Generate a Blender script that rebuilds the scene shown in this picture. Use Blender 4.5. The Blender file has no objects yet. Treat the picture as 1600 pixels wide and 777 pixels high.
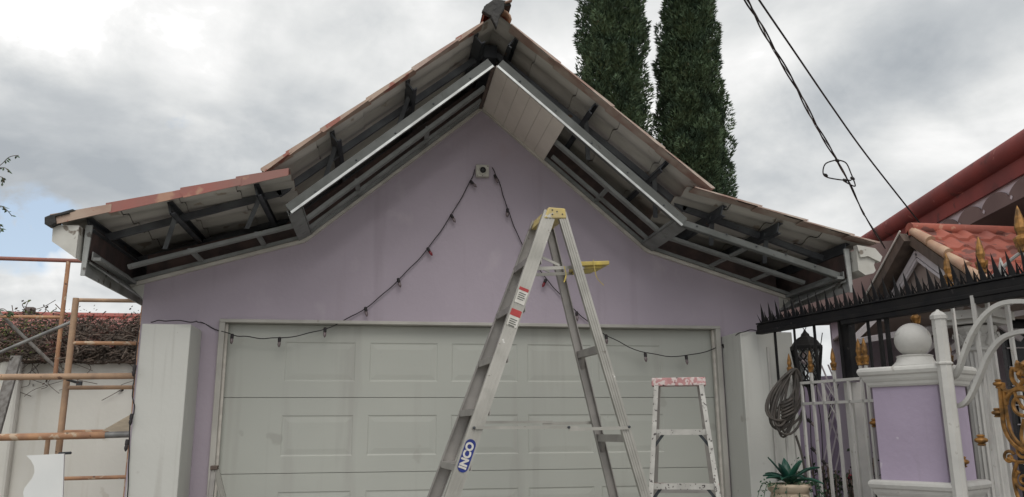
import bpy, math, random
from mathutils import Vector, Matrix
random.seed(7)
S = bpy.context.scene
COL = S.collection
V = Vector
R = math.radians

# ------------------------------------------------------------------ camera
F, PIT, ROL, YAW = 1256.0, 0.2225, -0.0069, 0.1615
CAM = V((-0.1519, -6.0469, 1.6))
fw = V((math.sin(YAW)*math.cos(PIT), math.cos(YAW)*math.cos(PIT), math.sin(PIT)))
r0 = V((math.cos(YAW), -math.sin(YAW), 0)); u0 = r0.cross(fw)
rt = r0*math.cos(ROL)+u0*math.sin(ROL); up = -r0*math.sin(ROL)+u0*math.cos(ROL)
cd = bpy.data.cameras.new('camera'); cam = bpy.data.objects.new('camera', cd); COL.objects.link(cam)
M = Matrix((rt, up, -fw)).transposed().to_4x4(); M.translation = CAM
cam.matrix_world = M
cd.sensor_width = 36; cd.lens = F/1600*36; cd.clip_end = 2000; cd.clip_start = .05
S.camera = cam

def at(px, py, Y=None, X=None, Z=None, D=None):
    """a point of the photograph carried out to a real plane of the place"""
    v = fw + rt*((px-800)/F) - up*((py-388.5)/F)
    if Y is not None: t = (Y-CAM.y)/v.y
    elif X is not None: t = (X-CAM.x)/v.x
    elif Z is not None: t = (Z-CAM.z)/v.z
    else: t = D
    return CAM+v*t

# ------------------------------------------------------------------ world
SUN_EL, SUN_AZ = R(52), R(180)
w = bpy.data.worlds.new('World'); S.world = w; w.use_nodes = True
nt = w.node_tree; nt.nodes.clear(); N = nt.nodes.new; L = nt.links.new
out = N('ShaderNodeOutputWorld'); bg = N('ShaderNodeBackground'); bg.inputs[1].default_value = .1
sky = N('ShaderNodeTexSky'); sky.sky_type = 'NISHITA'; sky.sun_disc = False
sky.sun_elevation = SUN_EL; sky.sun_rotation = SUN_AZ
tc = N('ShaderNodeTexCoord'); sep = N('ShaderNodeSeparateXYZ'); L(tc.outputs['Generated'], sep.inputs[0])
def mth(op, a, b=None, clamp=False):
    n = N('ShaderNodeMath'); n.operation = op; n.use_clamp = clamp
    for i, x in enumerate((a, b)):
        if x is None: continue
        if isinstance(x, (int, float)): n.inputs[i].default_value = x
        else: L(x, n.inputs[i])
    return n.outputs[0]
zz = mth('ADD', mth('MAXIMUM', sep.outputs[2], 0.0), .28)
cx_ = mth('DIVIDE', sep.outputs[0], zz); cy_ = mth('DIVIDE', sep.outputs[1], zz)
cmb = N('ShaderNodeCombineXYZ'); L(cx_, cmb.inputs[0]); L(cy_, cmb.inputs[1])
def noise(vec, scale, det, rough, off=(0,0,0), dist=0.0):
    mp = N('ShaderNodeMapping'); mp.inputs[1].default_value = off; L(vec, mp.inputs[0])
    n = N('ShaderNodeTexNoise'); n.inputs['Scale'].default_value = scale; n.inputs['Detail'].default_value = det
    n.inputs['Roughness'].default_value = rough; n.inputs['Distortion'].default_value = dist
    L(mp.outputs[0], n.inputs['Vector']); return n.outputs[0]
def ramp(fac, stops):
    n = N('ShaderNodeValToRGB'); L(fac, n.inputs[0]); e = n.color_ramp.elements
    e[0].position, e[0].color = stops[0][0], (*stops[0][1], 1); e[1].position, e[1].color = stops[-1][0], (*stops[-1][1], 1)
    for p, c in stops[1:-1]:
        x = e.new(p); x.color = (*c, 1)
    return n.outputs[0]
big = noise(cmb.outputs[0], 1.05, 7, .52, (3.1, 1.7, 0), .25)
fine = noise(cmb.outputs[0], 3.1, 8, .55, (8.1, 4.7, 2), .3)
shape = mth('ADD', mth('MULTIPLY', big, .72), mth('MULTIPLY', fine, .28))
wv_ = N('ShaderNodeTexNoise'); wv_.inputs['Scale'].default_value = 7; wv_.inputs['Detail'].default_value = 5; L(tc.outputs['Generated'], wv_.inputs['Vector'])
w1 = N('ShaderNodeVectorMath'); w1.operation = 'SUBTRACT'; L(wv_.outputs['Color'], w1.inputs[0]); w1.inputs[1].default_value = (.5, .5, .5)
w2 = N('ShaderNodeVectorMath'); w2.operation = 'MULTIPLY'; L(w1.outputs[0], w2.inputs[0]); w2.inputs[1].default_value = (.16, .16, .10)
w3 = N('ShaderNodeVectorMath'); w3.operation = 'ADD'; L(tc.outputs['Generated'], w3.inputs[0]); L(w2.outputs[0], w3.inputs[1])
w4 = N('ShaderNodeVectorMath'); w4.operation = 'NORMALIZE'; L(w3.outputs[0], w4.inputs[0]); WD = w4.outputs[0]
def lobe(px, py, sx_, amp):
    d = (fw+rt*((px-800)/F)-up*((py-388.5)/F)).normalized()
    n = N('ShaderNodeVectorMath'); n.operation = 'DOT_PRODUCT'; L(WD, n.inputs[0]); n.inputs[1].default_value = d
    k = mth('SUBTRACT', 1.0, n.outputs['Value']); e = mth('POWER', 2.71828, mth('MULTIPLY', k, -1/(1-math.cos(R(sx_)))))
    return mth('MULTIPLY', e, amp)
wob = mth('MAXIMUM', mth('ADD', mth('MULTIPLY', noise(tc.outputs['Generated'], 9.0, 7, .6, (2, 5, 1), .4), 5.0), -1.5), 0.0)
for px, py, sx_, amp in ((70, 40, 7, .085), (330, 45, 4, .03), (620, 10, 6, .04), (1260, 30, 6, .05), (1375, 246, 2.2, .022), (1420, 238, 2.6, .026), (1465, 246, 2.4, .020), (1200, 285, 2.6, .05), (1300, 330, 3, .04), (100, 420, 4, .03), (60, 400, 2.5, .08), (480, 100, 4, .02),
                          (230, 190, 5, -.045), (430, 200, 6, -.035), (30, 230, 4, -.035), (1230, 150, 6, -.045), (1420, 150, 6, -.04), (760, 0, 5, -.02), (1200, 230, 4, -.02)):
    shape = mth('ADD', shape, mth('MULTIPLY', lobe(px, py, sx_, amp), wob))
CLOUD = ramp(shape, [(.34, (3.3, 3.55, 3.8)), (.42, (4.5, 4.7, 4.85)), (.49, (6.0, 6.1, 6.1)), (.555, (7.5, 7.5, 7.45)), (.61, (11.5, 11.4, 11.2))])
cov = noise(cmb.outputs[0], 1.5, 6, .5, (1.4, 9.2, 5), .2)
cov = mth('ADD', mth('ADD', cov, .06), mth('MULTIPLY', lobe(30, 352, 2.6, -.42), wob))
cov = mth('SUBTRACT', cov, mth('MULTIPLY', lobe(270, 200, 1.5, .15), wob))
covr = ramp(cov, [(.30, (0, 0, 0)), (.42, (1, 1, 1))])
mx = N('ShaderNodeMix'); mx.data_type = 'RGBA'
skb = N('ShaderNodeMix'); skb.data_type = 'RGBA'; skb.inputs[0].default_value = .55
L(sky.outputs[0], skb.inputs[6]); skb.inputs[7].default_value = (5.2, 6.0, 6.9, 1)
L(covr, mx.inputs[0]); L(skb.outputs[2], mx.inputs[6]); L(CLOUD, mx.inputs[7])
L(mx.outputs[2], bg.inputs[0]); L(bg.outputs[0], out.inputs[0])
sd = bpy.data.lights.new('sun', 'SUN'); sd.energy = 1.0; sd.angle = R(40); sd.color = (1, .955, .88)
sun = bpy.data.objects.new('sun', sd); COL.objects.link(sun)
sv = V((math.sin(SUN_AZ)*math.cos(SUN_EL), math.cos(SUN_AZ)*math.cos(SUN_EL), math.sin(SUN_EL)))
sun.rotation_euler = sv.to_track_quat('Z', 'Y').to_euler(); sun.location = sv*50
S.view_settings.view_transform = 'Standard'; S.view_settings.look = 'None'; S.view_settings.gamma = 1
S.view_settings.exposure = 0.37

# ------------------------------------------------------------------ materials
MATS = {}
def mat(name, c1, c2=None, scale=6, rough=.7, metal=0, bump=0, bscale=40, det=5, stops=(.4, .62), streak=None,
        spots=None, spec=.4, trans=0):
    """c1/c2 mottled by noise; streak=(sx,sy,sz) stretches it; spots=(colour, scale, threshold)"""
    m = bpy.data.materials.new(name); m.use_nodes = True; nt = m.node_tree
    b = nt.nodes['Principled BSDF']; tx = nt.nodes.new('ShaderNodeTexCoord')
    b.inputs['Roughness'].default_value = rough; b.inputs['Metallic'].default_value = metal
    b.inputs['Specular IOR Level'].default_value = spec
    if trans: b.inputs['Transmission Weight'].default_value = trans
    def nz(sc, vec=None, de=det):
        n = nt.nodes.new('ShaderNodeTexNoise'); n.inputs['Scale'].default_value = sc; n.inputs['Detail'].default_value = de
        nt.links.new(vec or tx.outputs['Object'], n.inputs['Vector']); return n
    vec = tx.outputs['Object']
    if streak:
        mp = nt.nodes.new('ShaderNodeMapping'); mp.inputs[3].default_value = streak; nt.links.new(vec, mp.inputs[0]); vec = mp.outputs[0]
    c2 = c2 or tuple(x*.8 for x in c1)
    n = nz(scale, vec); r = nt.nodes.new('ShaderNodeValToRGB'); nt.links.new(n.outputs[0], r.inputs[0])
    r.color_ramp.elements[0].position = stops[0]; r.color_ramp.elements[1].position = stops[1]
    r.color_ramp.elements[0].color = (*c2, 1); r.color_ramp.elements[1].color = (*c1, 1)
    col = r.outputs[0]
    for sp in (spots or []):
        sv_ = None
        if len(sp) > 3:
            mp2 = nt.nodes.new('ShaderNodeMapping'); mp2.inputs[3].default_value = sp[3]; nt.links.new(tx.outputs['Object'], mp2.inputs[0]); sv_ = mp2.outputs[0]
        n2 = nz(sp[1], sv_, 4); r2 = nt.nodes.new('ShaderNodeValToRGB'); nt.links.new(n2.outputs[0], r2.inputs[0])
        r2.color_ramp.elements[0].position = sp[2]; r2.color_ramp.elements[1].position = sp[2]+(.03 if len(sp) < 4 else .16)
        r2.color_ramp.elements[0].color = (0, 0, 0, 1); r2.color_ramp.elements[1].color = (1, 1, 1, 1)
        x = nt.nodes.new('ShaderNodeMix'); x.data_type = 'RGBA'
        nt.links.new(r2.outputs[0], x.inputs[0]); nt.links.new(col, x.inputs[6]); x.inputs[7].default_value = (*sp[0], 1)
        col = x.outputs[2]
    nt.links.new(col, b.inputs['Base Color'])
    if bump:
        n3 = nz(bscale); bp = nt.nodes.new('ShaderNodeBump'); bp.inputs['Strength'].default_value = bump
        bp.inputs['Distance'].default_value = .01
        nt.links.new(n3.outputs[0], bp.inputs['Height']); nt.links.new(bp.outputs[0], b.inputs['Normal'])
    MATS[name] = m
    return m
mat('lavender', (.435, .378, .44), (.40, .348, .405), 1.1, .85, bump=.28, bscale=26, det=8, spots=[((.41, .35, .40), 2.3, .70), ((.375, .325, .375), 1.0, .58, (7, 7, .5)), ((.47, .415, .465), 1.0, .62, (4, 4, 3))])
mat('lavender_pale', (.41, .345, .45), (.365, .305, .40), 1.8, .8, det=8, bump=.25, bscale=30, spots=[((.345, .295, .37), 1.0, .57, (18, 18, 1.0)), ((.48, .43, .50), 14, .72)])
mat('white_wall', (.74, .73, .68), (.67, .66, .61), 1.2, .85, bump=.18, bscale=22, spots=[((.60, .58, .52), 3.5, .66), ((.62, .60, .54), 1.0, .57, (9, 9, .7))])
mat('pillar_white', (.56, .56, .53), (.52, .52, .49), 1.1, .8, bump=.16, bscale=24, det=8, spots=[((.43, .42, .39), 3.5, .68), ((.36, .34, .31), 17, .74), ((.46, .455, .425), 1.0, .54, (16, 16, .8))])
mat('white_paint', (.56, .545, .52), (.46, .45, .43), 5, .5, spots=[((.40, .37, .33), 28, .68)])
mat('white_glossy', (.56, .55, .52), (.46, .45, .43), 3, .5, det=8, bump=.3, bscale=30, spots=[((.38, .36, .33), 12, .67), ((.26, .23, .20), 34, .72)])
mat('door_white', (.44, .45, .41), (.405, .415, .38), .9, .5, bump=.12, bscale=7, det=8, spots=[((.36, .36, .33), 3, .66), ((.27, .26, .24), 40, .75), ((.385, .385, .355), 1.0, .58, (8, 8, .6))])
mat('casing', (.46, .445, .41), (.39, .375, .345), 4, .6, spots=[((.30, .28, .25), 22, .70)])
mat('trim_beige', (.60, .57, .52), (.50, .47, .43), 6, .6, streak=(1, 1, 3))
mat('soffit_board', (.74, .68, .61), (.66, .605, .54), 3, .5)
mat('dark_gap', (.10, .08, .07), None, 5, .8)
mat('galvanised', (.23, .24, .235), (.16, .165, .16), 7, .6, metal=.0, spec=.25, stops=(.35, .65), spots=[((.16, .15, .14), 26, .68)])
mat('galvanised_shaded', (.135, .142, .138), (.10, .105, .10), 7, .6, metal=.0, spec=.2, spots=[((.07, .065, .06), 22, .68)])  # galvanised again, darkened for the front channels: shade painted into the colour
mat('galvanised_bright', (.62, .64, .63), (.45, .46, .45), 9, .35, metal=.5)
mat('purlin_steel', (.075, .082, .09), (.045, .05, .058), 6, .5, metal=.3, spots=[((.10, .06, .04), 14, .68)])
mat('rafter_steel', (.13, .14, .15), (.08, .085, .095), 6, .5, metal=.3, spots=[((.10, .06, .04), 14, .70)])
mat('sheet_under', (.60, .575, .53), (.47, .45, .415), 2.2, .6, streak=(1, 4, 1), spots=[((.33, .28, .23), 5, .64)])
mat('sheet_red', (.36, .11, .075), (.27, .10, .075), 5, .6, spots=[((.44, .27, .18), 7, .56)])
mat('rake_red', (.33, .125, .105), (.28, .14, .12), 4, .6, spots=[((.42, .24, .17), 3.5, .62)])
mat('rake_tan', (.44, .33, .26), (.36, .24, .19), 6, .6, spots=[((.33, .13, .10), 9, .58)])
mat('rake_pale', (.52, .44, .38), (.36, .24, .20), 6, .6)
mat('tar', (.015, .014, .014), (.03, .028, .026), 12, .55, bump=.6, bscale=35)
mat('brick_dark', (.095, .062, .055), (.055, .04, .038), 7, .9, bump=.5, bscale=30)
mat('gutter_white', (.58, .57, .53), (.47, .46, .42), 5, .6, spots=[((.22, .19, .16), 9, .62)])
mat('flashing', (.42, .43, .42), (.28, .29, .28), 5, .5, metal=.2, spots=[((.12, .11, .10), 9, .64)])
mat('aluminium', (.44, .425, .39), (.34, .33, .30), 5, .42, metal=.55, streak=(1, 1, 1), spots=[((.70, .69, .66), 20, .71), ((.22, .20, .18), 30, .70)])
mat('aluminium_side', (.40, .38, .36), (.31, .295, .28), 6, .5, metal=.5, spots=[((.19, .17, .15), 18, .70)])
mat('ladder_yellow', (.56, .44, .16), (.44, .36, .20), 12, .55, spots=[((.55, .53, .48), 22, .60), ((.20, .15, .08), 34, .68)])
mat('tray_yellow', (.58, .45, .09), (.40, .31, .10), 10, .5, spots=[((.24, .18, .08), 30, .66)])
mat('ladder_paint', (.48, .47, .44), (.38, .37, .345), 12, .6, spots=[((.07, .06, .06), 55, .60), ((.42, .16, .16), 9, .66)])
mat('cap_pink', (.50, .27, .27), (.42, .21, .21), 16, .6, spots=[((.58, .50, .48), 34, .50), ((.07, .05, .05), 36, .64)])
mat('cord_dark', (.022, .018, .020), None, 20, .6)
mat('bulb_red', (.20, .02, .03), None, 20, .2)
mat('bulb_clear', (.30, .24, .25), None, 20, .15, trans=.5)
mat('sensor_case', (.50, .48, .43), None, 12, .5)
mat('black_plastic', (.012, .012, .013), None, 12, .35)
mat('sticker_white', (.62, .60, .56), (.52, .50, .46), 30, .5)
mat('sticker_red', (.42, .05, .05), None, 20, .5)
mat('sticker_ink', (.08, .09, .08), None, 20, .6)
mat('badge_blue', (.015, .03, .20), None, 20, .35)
mat('black_iron', (.010, .010, .012), (.018, .017, .017), 9, .6, spec=.2, spots=[((.05, .045, .045), 18, .68)])
mat('gold', (.36, .18, .05), (.12, .065, .024), 26, .5, metal=.4, stops=(.35, .6))
mat('lantern_glass', (.75, .78, .78), None, 9, .1, trans=.85)
mat('hose', (.085, .073, .064), (.05, .044, .04), 12, .6)
mat('pot', (.50, .41, .31), (.38, .31, .23), 8, .75, bump=.3, bscale=40)
mat('agave', (.018, .085, .055), (.010, .045, .035), 9, .35)
mat('ivy', (.045, .105, .05), (.025, .06, .035), 12, .6)
mat('bush', (.035, .05, .03), (.02, .03, .02), 12, .7)
mat('flower_red', (.25, .02, .04), None, 12, .6)
mat('scaffold_orange', (.50, .28, .155), (.37, .20, .12), 9, .6, spots=[((.55, .42, .30), 14, .58), ((.12, .07, .05), 24, .66)])
mat('scaffold_red', (.34, .13, .10), (.27, .12, .095), 9, .6, spots=[((.40, .26, .20), 18, .64)])
mat('scaffold_tan', (.50, .33, .21), (.37, .25, .17), 9, .6, spots=[((.17, .10, .07), 18, .66)])
mat('steel_pipe', (.30, .30, .29), (.18, .18, .175), 9, .5, metal=.4)
mat('plywood', (.50, .42, .31), (.40, .34, .26), 9, .8, streak=(1, 1, 4))
mat('board_white', (.80, .81, .80), (.75, .765, .76), 3, .5)
mat('old_wood', (.20, .19, .18), (.13, .12, .11), 8, .85, streak=(4, 4, .6))
mat('vine_stem', (.17, .13, .105), (.07, .055, .045), 12, .9)
mat('vine_leaf', (.105, .078, .062), (.04, .033, .028), 9, .9, spots=[((.17, .095, .08), 3, .58)])
mat('vine_green', (.15, .18, .05), (.07, .10, .03), 8, .8)
mat('roof_red_far', (.36, .115, .095), (.30, .095, .08), 3, .6)
mat('eave_red', (.27, .06, .052), (.19, .048, .045), 2.2, .65, det=8, bump=.3, bscale=9, spots=[((.15, .045, .042), 5, .60), ((.34, .13, .11), 11, .68)])
mat('soffit_brown', (.185, .128, .12), (.155, .105, .10), 3, .7)
mat('ceiling_brown', (.30, .24, .215), (.26, .205, .185), 3, .7)
mat('valance', (.56, .50, .54), None, 5, .6)
mat('tile_red', (.35, .095, .062), (.24, .07, .052), 4, .65, det=8, bump=.4, bscale=20, spots=[((.16, .06, .048), 7, .58), ((.42, .19, .13), 13, .66)])
mat('tile_tan', (.50, .35, .24), (.42, .25, .17), 8, .6)
mat('wood_dark', (.12, .088, .07), (.08, .06, .05), 6, .7, streak=(3, 3, 1))
mat('truss_white', (.62, .58, .60), (.52, .48, .50), 6, .5)
mat('window_dark', (.010, .010, .014), None, 5, .25)
mat('bark', (.10, .075, .055), (.06, .045, .035), 14, .9, bump=.8, bscale=25)
mat('cypress', (.10, .155, .08), (.040, .072, .042), 3.2, .75, stops=(.38, .60), spots=[((.15, .13, .07), 4.5, .70)])
mat('twig_leaf', (.07, .11, .05), (.045, .08, .04), 5, .7)
mat('concrete', (.30, .29, .27), (.24, .235, .22), 1.5, .9, bump=.3, bscale=20)
mat('earth', (.17, .14, .11), (.10, .10, .06), .4, .95)
mat('hill_grey', (.30, .29, .33), (.24, .24, .27), .02, .95)

# ------------------------------------------------------------------ mesh builder
ORG = {}
class MB:
    def __init__(s): s.v = []; s.f = []
    def add(s, vs, fs):
        o = len(s.v); s.v += [V(x) for x in vs]; s.f += [tuple(i+o for i in f) for f in fs]; return s
    def beam(s, p0, p1, a, b, ha, hb, ha1=None, hb1=None):
        p0, p1, a, b = V(p0), V(p1), V(a).normalized(), V(b).normalized()
        ha1 = ha if ha1 is None else ha1; hb1 = hb if hb1 is None else hb1
        vs = [p0-a*ha-b*hb, p0+a*ha-b*hb, p0+a*ha+b*hb, p0-a*ha+b*hb, p1-a*ha1-b*hb1, p1+a*ha1-b*hb1, p1+a*ha1+b*hb1, p1-a*ha1+b*hb1]
        if (p1-p0).dot(a.cross(b)) < 0:
            return s.add(vs, [(0,1,2,3),(7,6,5,4),(4,5,1,0),(5,6,2,1),(6,7,3,2),(7,4,0,3)])
        return s.add(vs, [(3,2,1,0),(4,5,6,7),(0,1,5,4),(1,2,6,5),(2,3,7,6),(3,0,4,7)])
    def box(s, c, sz, rz=0):
        c = V(c); q = Matrix.Rotation(rz, 3, 'Z'); x = q@V((1,0,0)); y = q@V((0,1,0)); z = V((0,0,sz[2]/2))
        return s.beam(c-z, c+z, x, y, sz[0]/2, sz[1]/2)
    def tube(s, pts, r, n=8, cap=True):
        pts = [V(p) for p in pts]; rs = r if isinstance(r, (list, tuple)) else [r]*len(pts)
        ref = None; o = len(s.v); rings = []
        for i, p in enumerate(pts):
            t = (pts[min(i+1, len(pts)-1)]-pts[max(i-1, 0)]).normalized()
            if ref is None:
                ref = t.orthogonal().normalized()
            ref = (ref-t*ref.dot(t)); ref = ref.normalized() if ref.length > 1e-6 else t.orthogonal().normalized()
            b = t.cross(ref)
            rings.append([p+(ref*math.cos(2*math.pi*k/n)+b*math.sin(2*math.pi*k/n))*rs[i] for k in range(n)])
        vs = [x for g in rings for x in g]; fs = []
        for i in range(len(pts)-1):
            for k in range(n):
                k2 = (k+1) % n; fs.append((i*n+k, i*n+k2, (i+1)*n+k2, (i+1)*n+k))
        if cap: fs += [tuple(range(n))[::-1], tuple((len(pts)-1)*n+k for k in range(n))]
        return s.add(vs, fs)
    def lathe(s, base, prof, n=20, ax=(0,0,1), rot=0):
        base = V(base); ax = V(ax).normalized(); a = ax.orthogonal().normalized() if abs(ax.z) < .99 else V((1,0,0)); b = ax.cross(a)
        vs = []; fs = []
        for r, z in prof:
            for k in range(n):
                t = 2*math.pi*k/n+rot; vs.append(base+ax*z+(a*math.cos(t)+b*math.sin(t))*r)
        for i in range(len(prof)-1):
            for k in range(n):
                k2 = (k+1) % n; fs.append((i*n+k, i*n+k2, (i+1)*n+k2, (i+1)*n+k))
        fs += [tuple(range(n))[::-1], tuple((len(prof)-1)*n+k for k in range(n))]
        return s.add(vs, fs)
    def prism(s, poly, d):
        """planar polygon pushed along vector d"""
        poly = [V(p) for p in poly]; d = V(d); n = len(poly)
        nm = V((0,0,0))
        for i in range(n): nm += poly[i].cross(poly[(i+1) % n])
        if nm.dot(d) > 0: poly = poly[::-1]
        fs = [tuple(range(n)), tuple(range(2*n-1, n-1, -1))]
        fs += [(i, n+i, n+(i+1) % n, (i+1) % n)[::-1][::-1] for i in range(n)]
        fs = [fs[0], fs[1]]+[((i+1) % n, i, n+i, n+(i+1) % n) for i in range(n)]
        return s.add(poly+[p+d for p in poly], fs)
    def grid(s, rows):
        n = len(rows[0]); vs = [p for r_ in rows for p in r_]
        return s.add(vs, [(i*n+k, i*n+k+1, (i+1)*n+k+1, (i+1)*n+k) for i in range(len(rows)-1) for k in range(n-1)])
    def build(s, name, m, parent=None, smooth=False, bevel=0, base=None, solid=0):
        org = ORG[parent.name] if parent else V(base if base is not None else (0,0,0))
        me = bpy.data.meshes.new(name); me.from_pydata([tuple(x-org) for x in s.v], [], s.f)
        me.materials.append(MATS[m]); me.update()
        if smooth: me.polygons.foreach_set('use_smooth', [True]*len(me.polygons))
        o = bpy.data.objects.new(name, me); COL.objects.link(o)
        ORG[o.name] = org
        if parent: o.parent = parent
        else: o.location = org
        if bevel:
            b = o.modifiers.new('bevel', 'BEVEL'); b.width = bevel; b.segments = 2; b.limit_method = 'ANGLE'; b.angle_limit = R(40)
        if solid:
            b = o.modifiers.new('solid', 'SOLIDIFY'); b.thickness = solid; b.offset = 0
        if smooth and not bevel:
            try: me.set_sharp_from_angle(angle=R(38))
            except Exception: pass
        return o
def thing(name, label, cat, loc, group=None):
    o = bpy.data.objects.new(name, None); COL.objects.link(o); o.location = loc; ORG[o.name] = V(loc)
    o.empty_display_size = .1
    return tag(o, label, cat, group)
def tag(o, label, cat, group=None):
    o['label'] = label; o['category'] = cat
    if group: o['group'] = group
    return o
def struct(o): o['kind'] = 'structure'; return o
def bez(p, n=24):
    """Catmull-Rom through points"""
    p = [V(x) for x in p]; q = [p[0]]+p+[p[-1]]; out_ = []
    for i in range(1, len(q)-2):
        for k in range(n):
            t = k/n; a, b, c, d = q[i-1], q[i], q[i+1], q[i+2]
            out_.append(.5*((2*b)+(c-a)*t+(2*a-5*b+4*c-d)*t*t+(-a+3*b-3*c+d)*t**3))
    out_.append(p[-1]); return out_
X1, Y1, Z1 = V((1,0,0)), V((0,1,0)), V((0,0,1))

def writing(name, text, size, origin, ex, ey, m, parent, ext=.0008, bold=0.0):
    c = bpy.data.curves.new('w', 'FONT'); c.body = text; c.size = size; c.extrude = ext; c.offset = bold
    c.align_x = 'CENTER'; c.align_y = 'CENTER'
    t = bpy.data.objects.new('w', c); COL.objects.link(t)
    dg = bpy.context.evaluated_depsgraph_get(); dg.update()
    me = bpy.data.meshes.new_from_object(t.evaluated_get(dg)); bpy.data.objects.remove(t)
    ex = V(ex).normalized(); ey = V(ey).normalized(); ez = ex.cross(ey)
    mb = MB(); mb.add([V(origin)+ex*v.co.x+ey*v.co.y+ez*v.co.z for v in me.vertices], [tuple(p.vertices) for p in me.polygons])
    bpy.data.meshes.remove(me)
    return mb.build(name, m, parent)

# ------------------------------------------------------------------ ground
g = MB(); n_ = 30; rows = []
for i in range(n_+1):
    rows.append([V((-900+1800*k/n_, -900+1800*i/n_, -.03)) for k in range(n_+1)])
g.grid(rows); struct(g.build('ground', 'earth'))
g = MB(); g.box((1.5, -8, -.009), (14, 15.6, .018)); struct(g.build('driveway', 'concrete'))
# far hill
g = MB(); rows = []
for j in range(12):
    row = []
    for k in range(60):
        a = R(-50+k*2.6); rr = 420+j*18
        h = (14+9*math.sin(k*.23+1)+5*math.sin(k*.61))*math.sin(math.pi*min(1, j/11+.02))
        row.append(V((rr*math.sin(a), rr*math.cos(a), max(0, h)-.5)))
    rows.append(row)
g.grid(rows); struct(g.build('hills', 'hill_grey', smooth=True))

# ------------------------------------------------------------------ garage
XA, ZA, BX, ZB, EX, ZE, OV = .5912, 4.1437, 1.3318, 3.0056, 2.53, 2.6398, .8
HW = 2.44                                 # half width of the walls
garage = thing('garage', 'lavender garage with gabled tile roof and its soffit stripped to bare metal framing', 'garage', (XA, 0, 0))
def sof(dx):                              # soffit line height at a distance from the apex
    dx = abs(dx)
    return ZA-(ZA-ZB)*dx/BX if dx < BX else ZB-(ZB-ZE)*(dx-BX)/(EX-BX)
RB, RE = 1.50, 2.76
def rfz(dx, part=None):                   # roof sheet base line; part 1 upper pitch, 2 lower pitch
    dx = abs(dx)
    if part == 1: return 4.475-(4.475-3.262)*dx/RB
    if part == 2: return 3.215-(3.215-2.875)*(dx-RB)/(RE-RB)
    return 4.475-(4.475-3.262)*dx/RB if dx < RB else 3.215-(3.215-2.875)*(dx-RB)/(RE-RB)
DL, DR, DT = -1.268, 2.459, 2.373
def sx(dx): return (XA+dx, 0, sof(dx))
m = MB()
top = [(XA+d, 0, sof(d)-.004) for d in (-HW, -BX, 0, BX, HW)]
m.prism([(XA-HW, 0, 0), (DL-.04, 0, 0), (DL-.04, 0, DT+.024)]+[(DL-.04, 0, DT+.028)]+[top[0]], (0, .18, 0))
m.prism([(DR+.04, 0, 0), (XA+HW, 0, 0), top[4], (DR+.04, 0, DT+.028)], (0, .18, 0))
m.prism([(DL-.04, 0, DT+.028), (DR+.04, 0, DT+.028), top[4], top[3], top[2], top[1], top[0]], (0, .18, 0))
m.build('front_wall', 'lavender', garage)
m = MB()
for s_ in (-1, 1): m.box((XA+s_*(HW-.09), 2.69, sof(HW)/2), (.18, 5.0, sof(HW)))
m.box((XA, 5.28, 1.5), (2*HW, .18, 3.0))
m.build('side_wall', 'lavender', garage)
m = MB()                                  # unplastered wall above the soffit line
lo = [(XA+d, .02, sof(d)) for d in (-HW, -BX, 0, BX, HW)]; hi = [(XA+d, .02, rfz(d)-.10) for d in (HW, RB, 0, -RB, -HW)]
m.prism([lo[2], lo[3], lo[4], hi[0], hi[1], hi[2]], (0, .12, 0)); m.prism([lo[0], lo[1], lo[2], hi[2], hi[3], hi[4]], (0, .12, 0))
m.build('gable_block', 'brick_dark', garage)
# white wall moulding following the soffit
m = MB()
for d0, d1 in ((-EX, -BX), (-BX, 0), (0, BX), (BX, EX)):
    p0, p1 = V((XA+d0, -.014, sof(d0)-.008)), V((XA+d1, -.014, sof(d1)-.008)); n = Y1.cross(p1-p0)
    m.beam(p0, p1, Y1, n, .014, .013)
m.build('wall_moulding', 'trim_beige', garage)
m = MB()
for d0, d1 in ((-EX, -BX), (-BX, 0), (0, BX), (BX, EX)):
    p0, p1 = V((XA+d0, -.045, sof(d0)+.018)), V((XA+d1, -.045, sof(d1)+.018)); n = Y1.cross(p1-p0)
    m.beam(p0, p1, Y1, n, .012, .012)
m.build('wall_channel', 'galvanised', garage)

# roof sheets, one per slope and pitch; tile profile with stepped courses
RY0, RY1 = -.90, 5.6
def sheet(sgn, d0, d1, nc, name, under):
    part = 1 if d0 < 1 else 2
    m = MB(); per = .235; ny = int((RY1-RY0)/per*6); rows = []
    for c in range(nc):
        a = d0+(d1-d0)*c/nc; b = d0+(d1-d0)*(c+1)/nc
        for t in (0.0, .5, 1.0):
            d = a+(b-a)*t; row = []
            for k in range(ny+1):
                y = RY0+(RY1-RY0)*k/ny
                wv = .5-.5*math.cos(2*math.pi*(y-RY0)/per+1.2)
                z = rfz(d, part)+.036*wv**.8+.011*t
                if under: z -= .004
                row.append(V((XA+sgn*d, y, z)))
            rows.append(row)
    if sgn < 0: rows = rows[::-1]
    m.grid(rows)
    return m.build(name, 'sheet_under' if under else 'sheet_red', garage, smooth=True)
for sg in (-1, 1):
    for un in (False, True):
        sheet(sg, .0, RB+.02, 5, 'roof_underside' if un else 'roof_sheet', un)
        sheet(sg, RB-.13, RE, 4, 'roof_underside' if un else 'roof_sheet', un)
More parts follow.
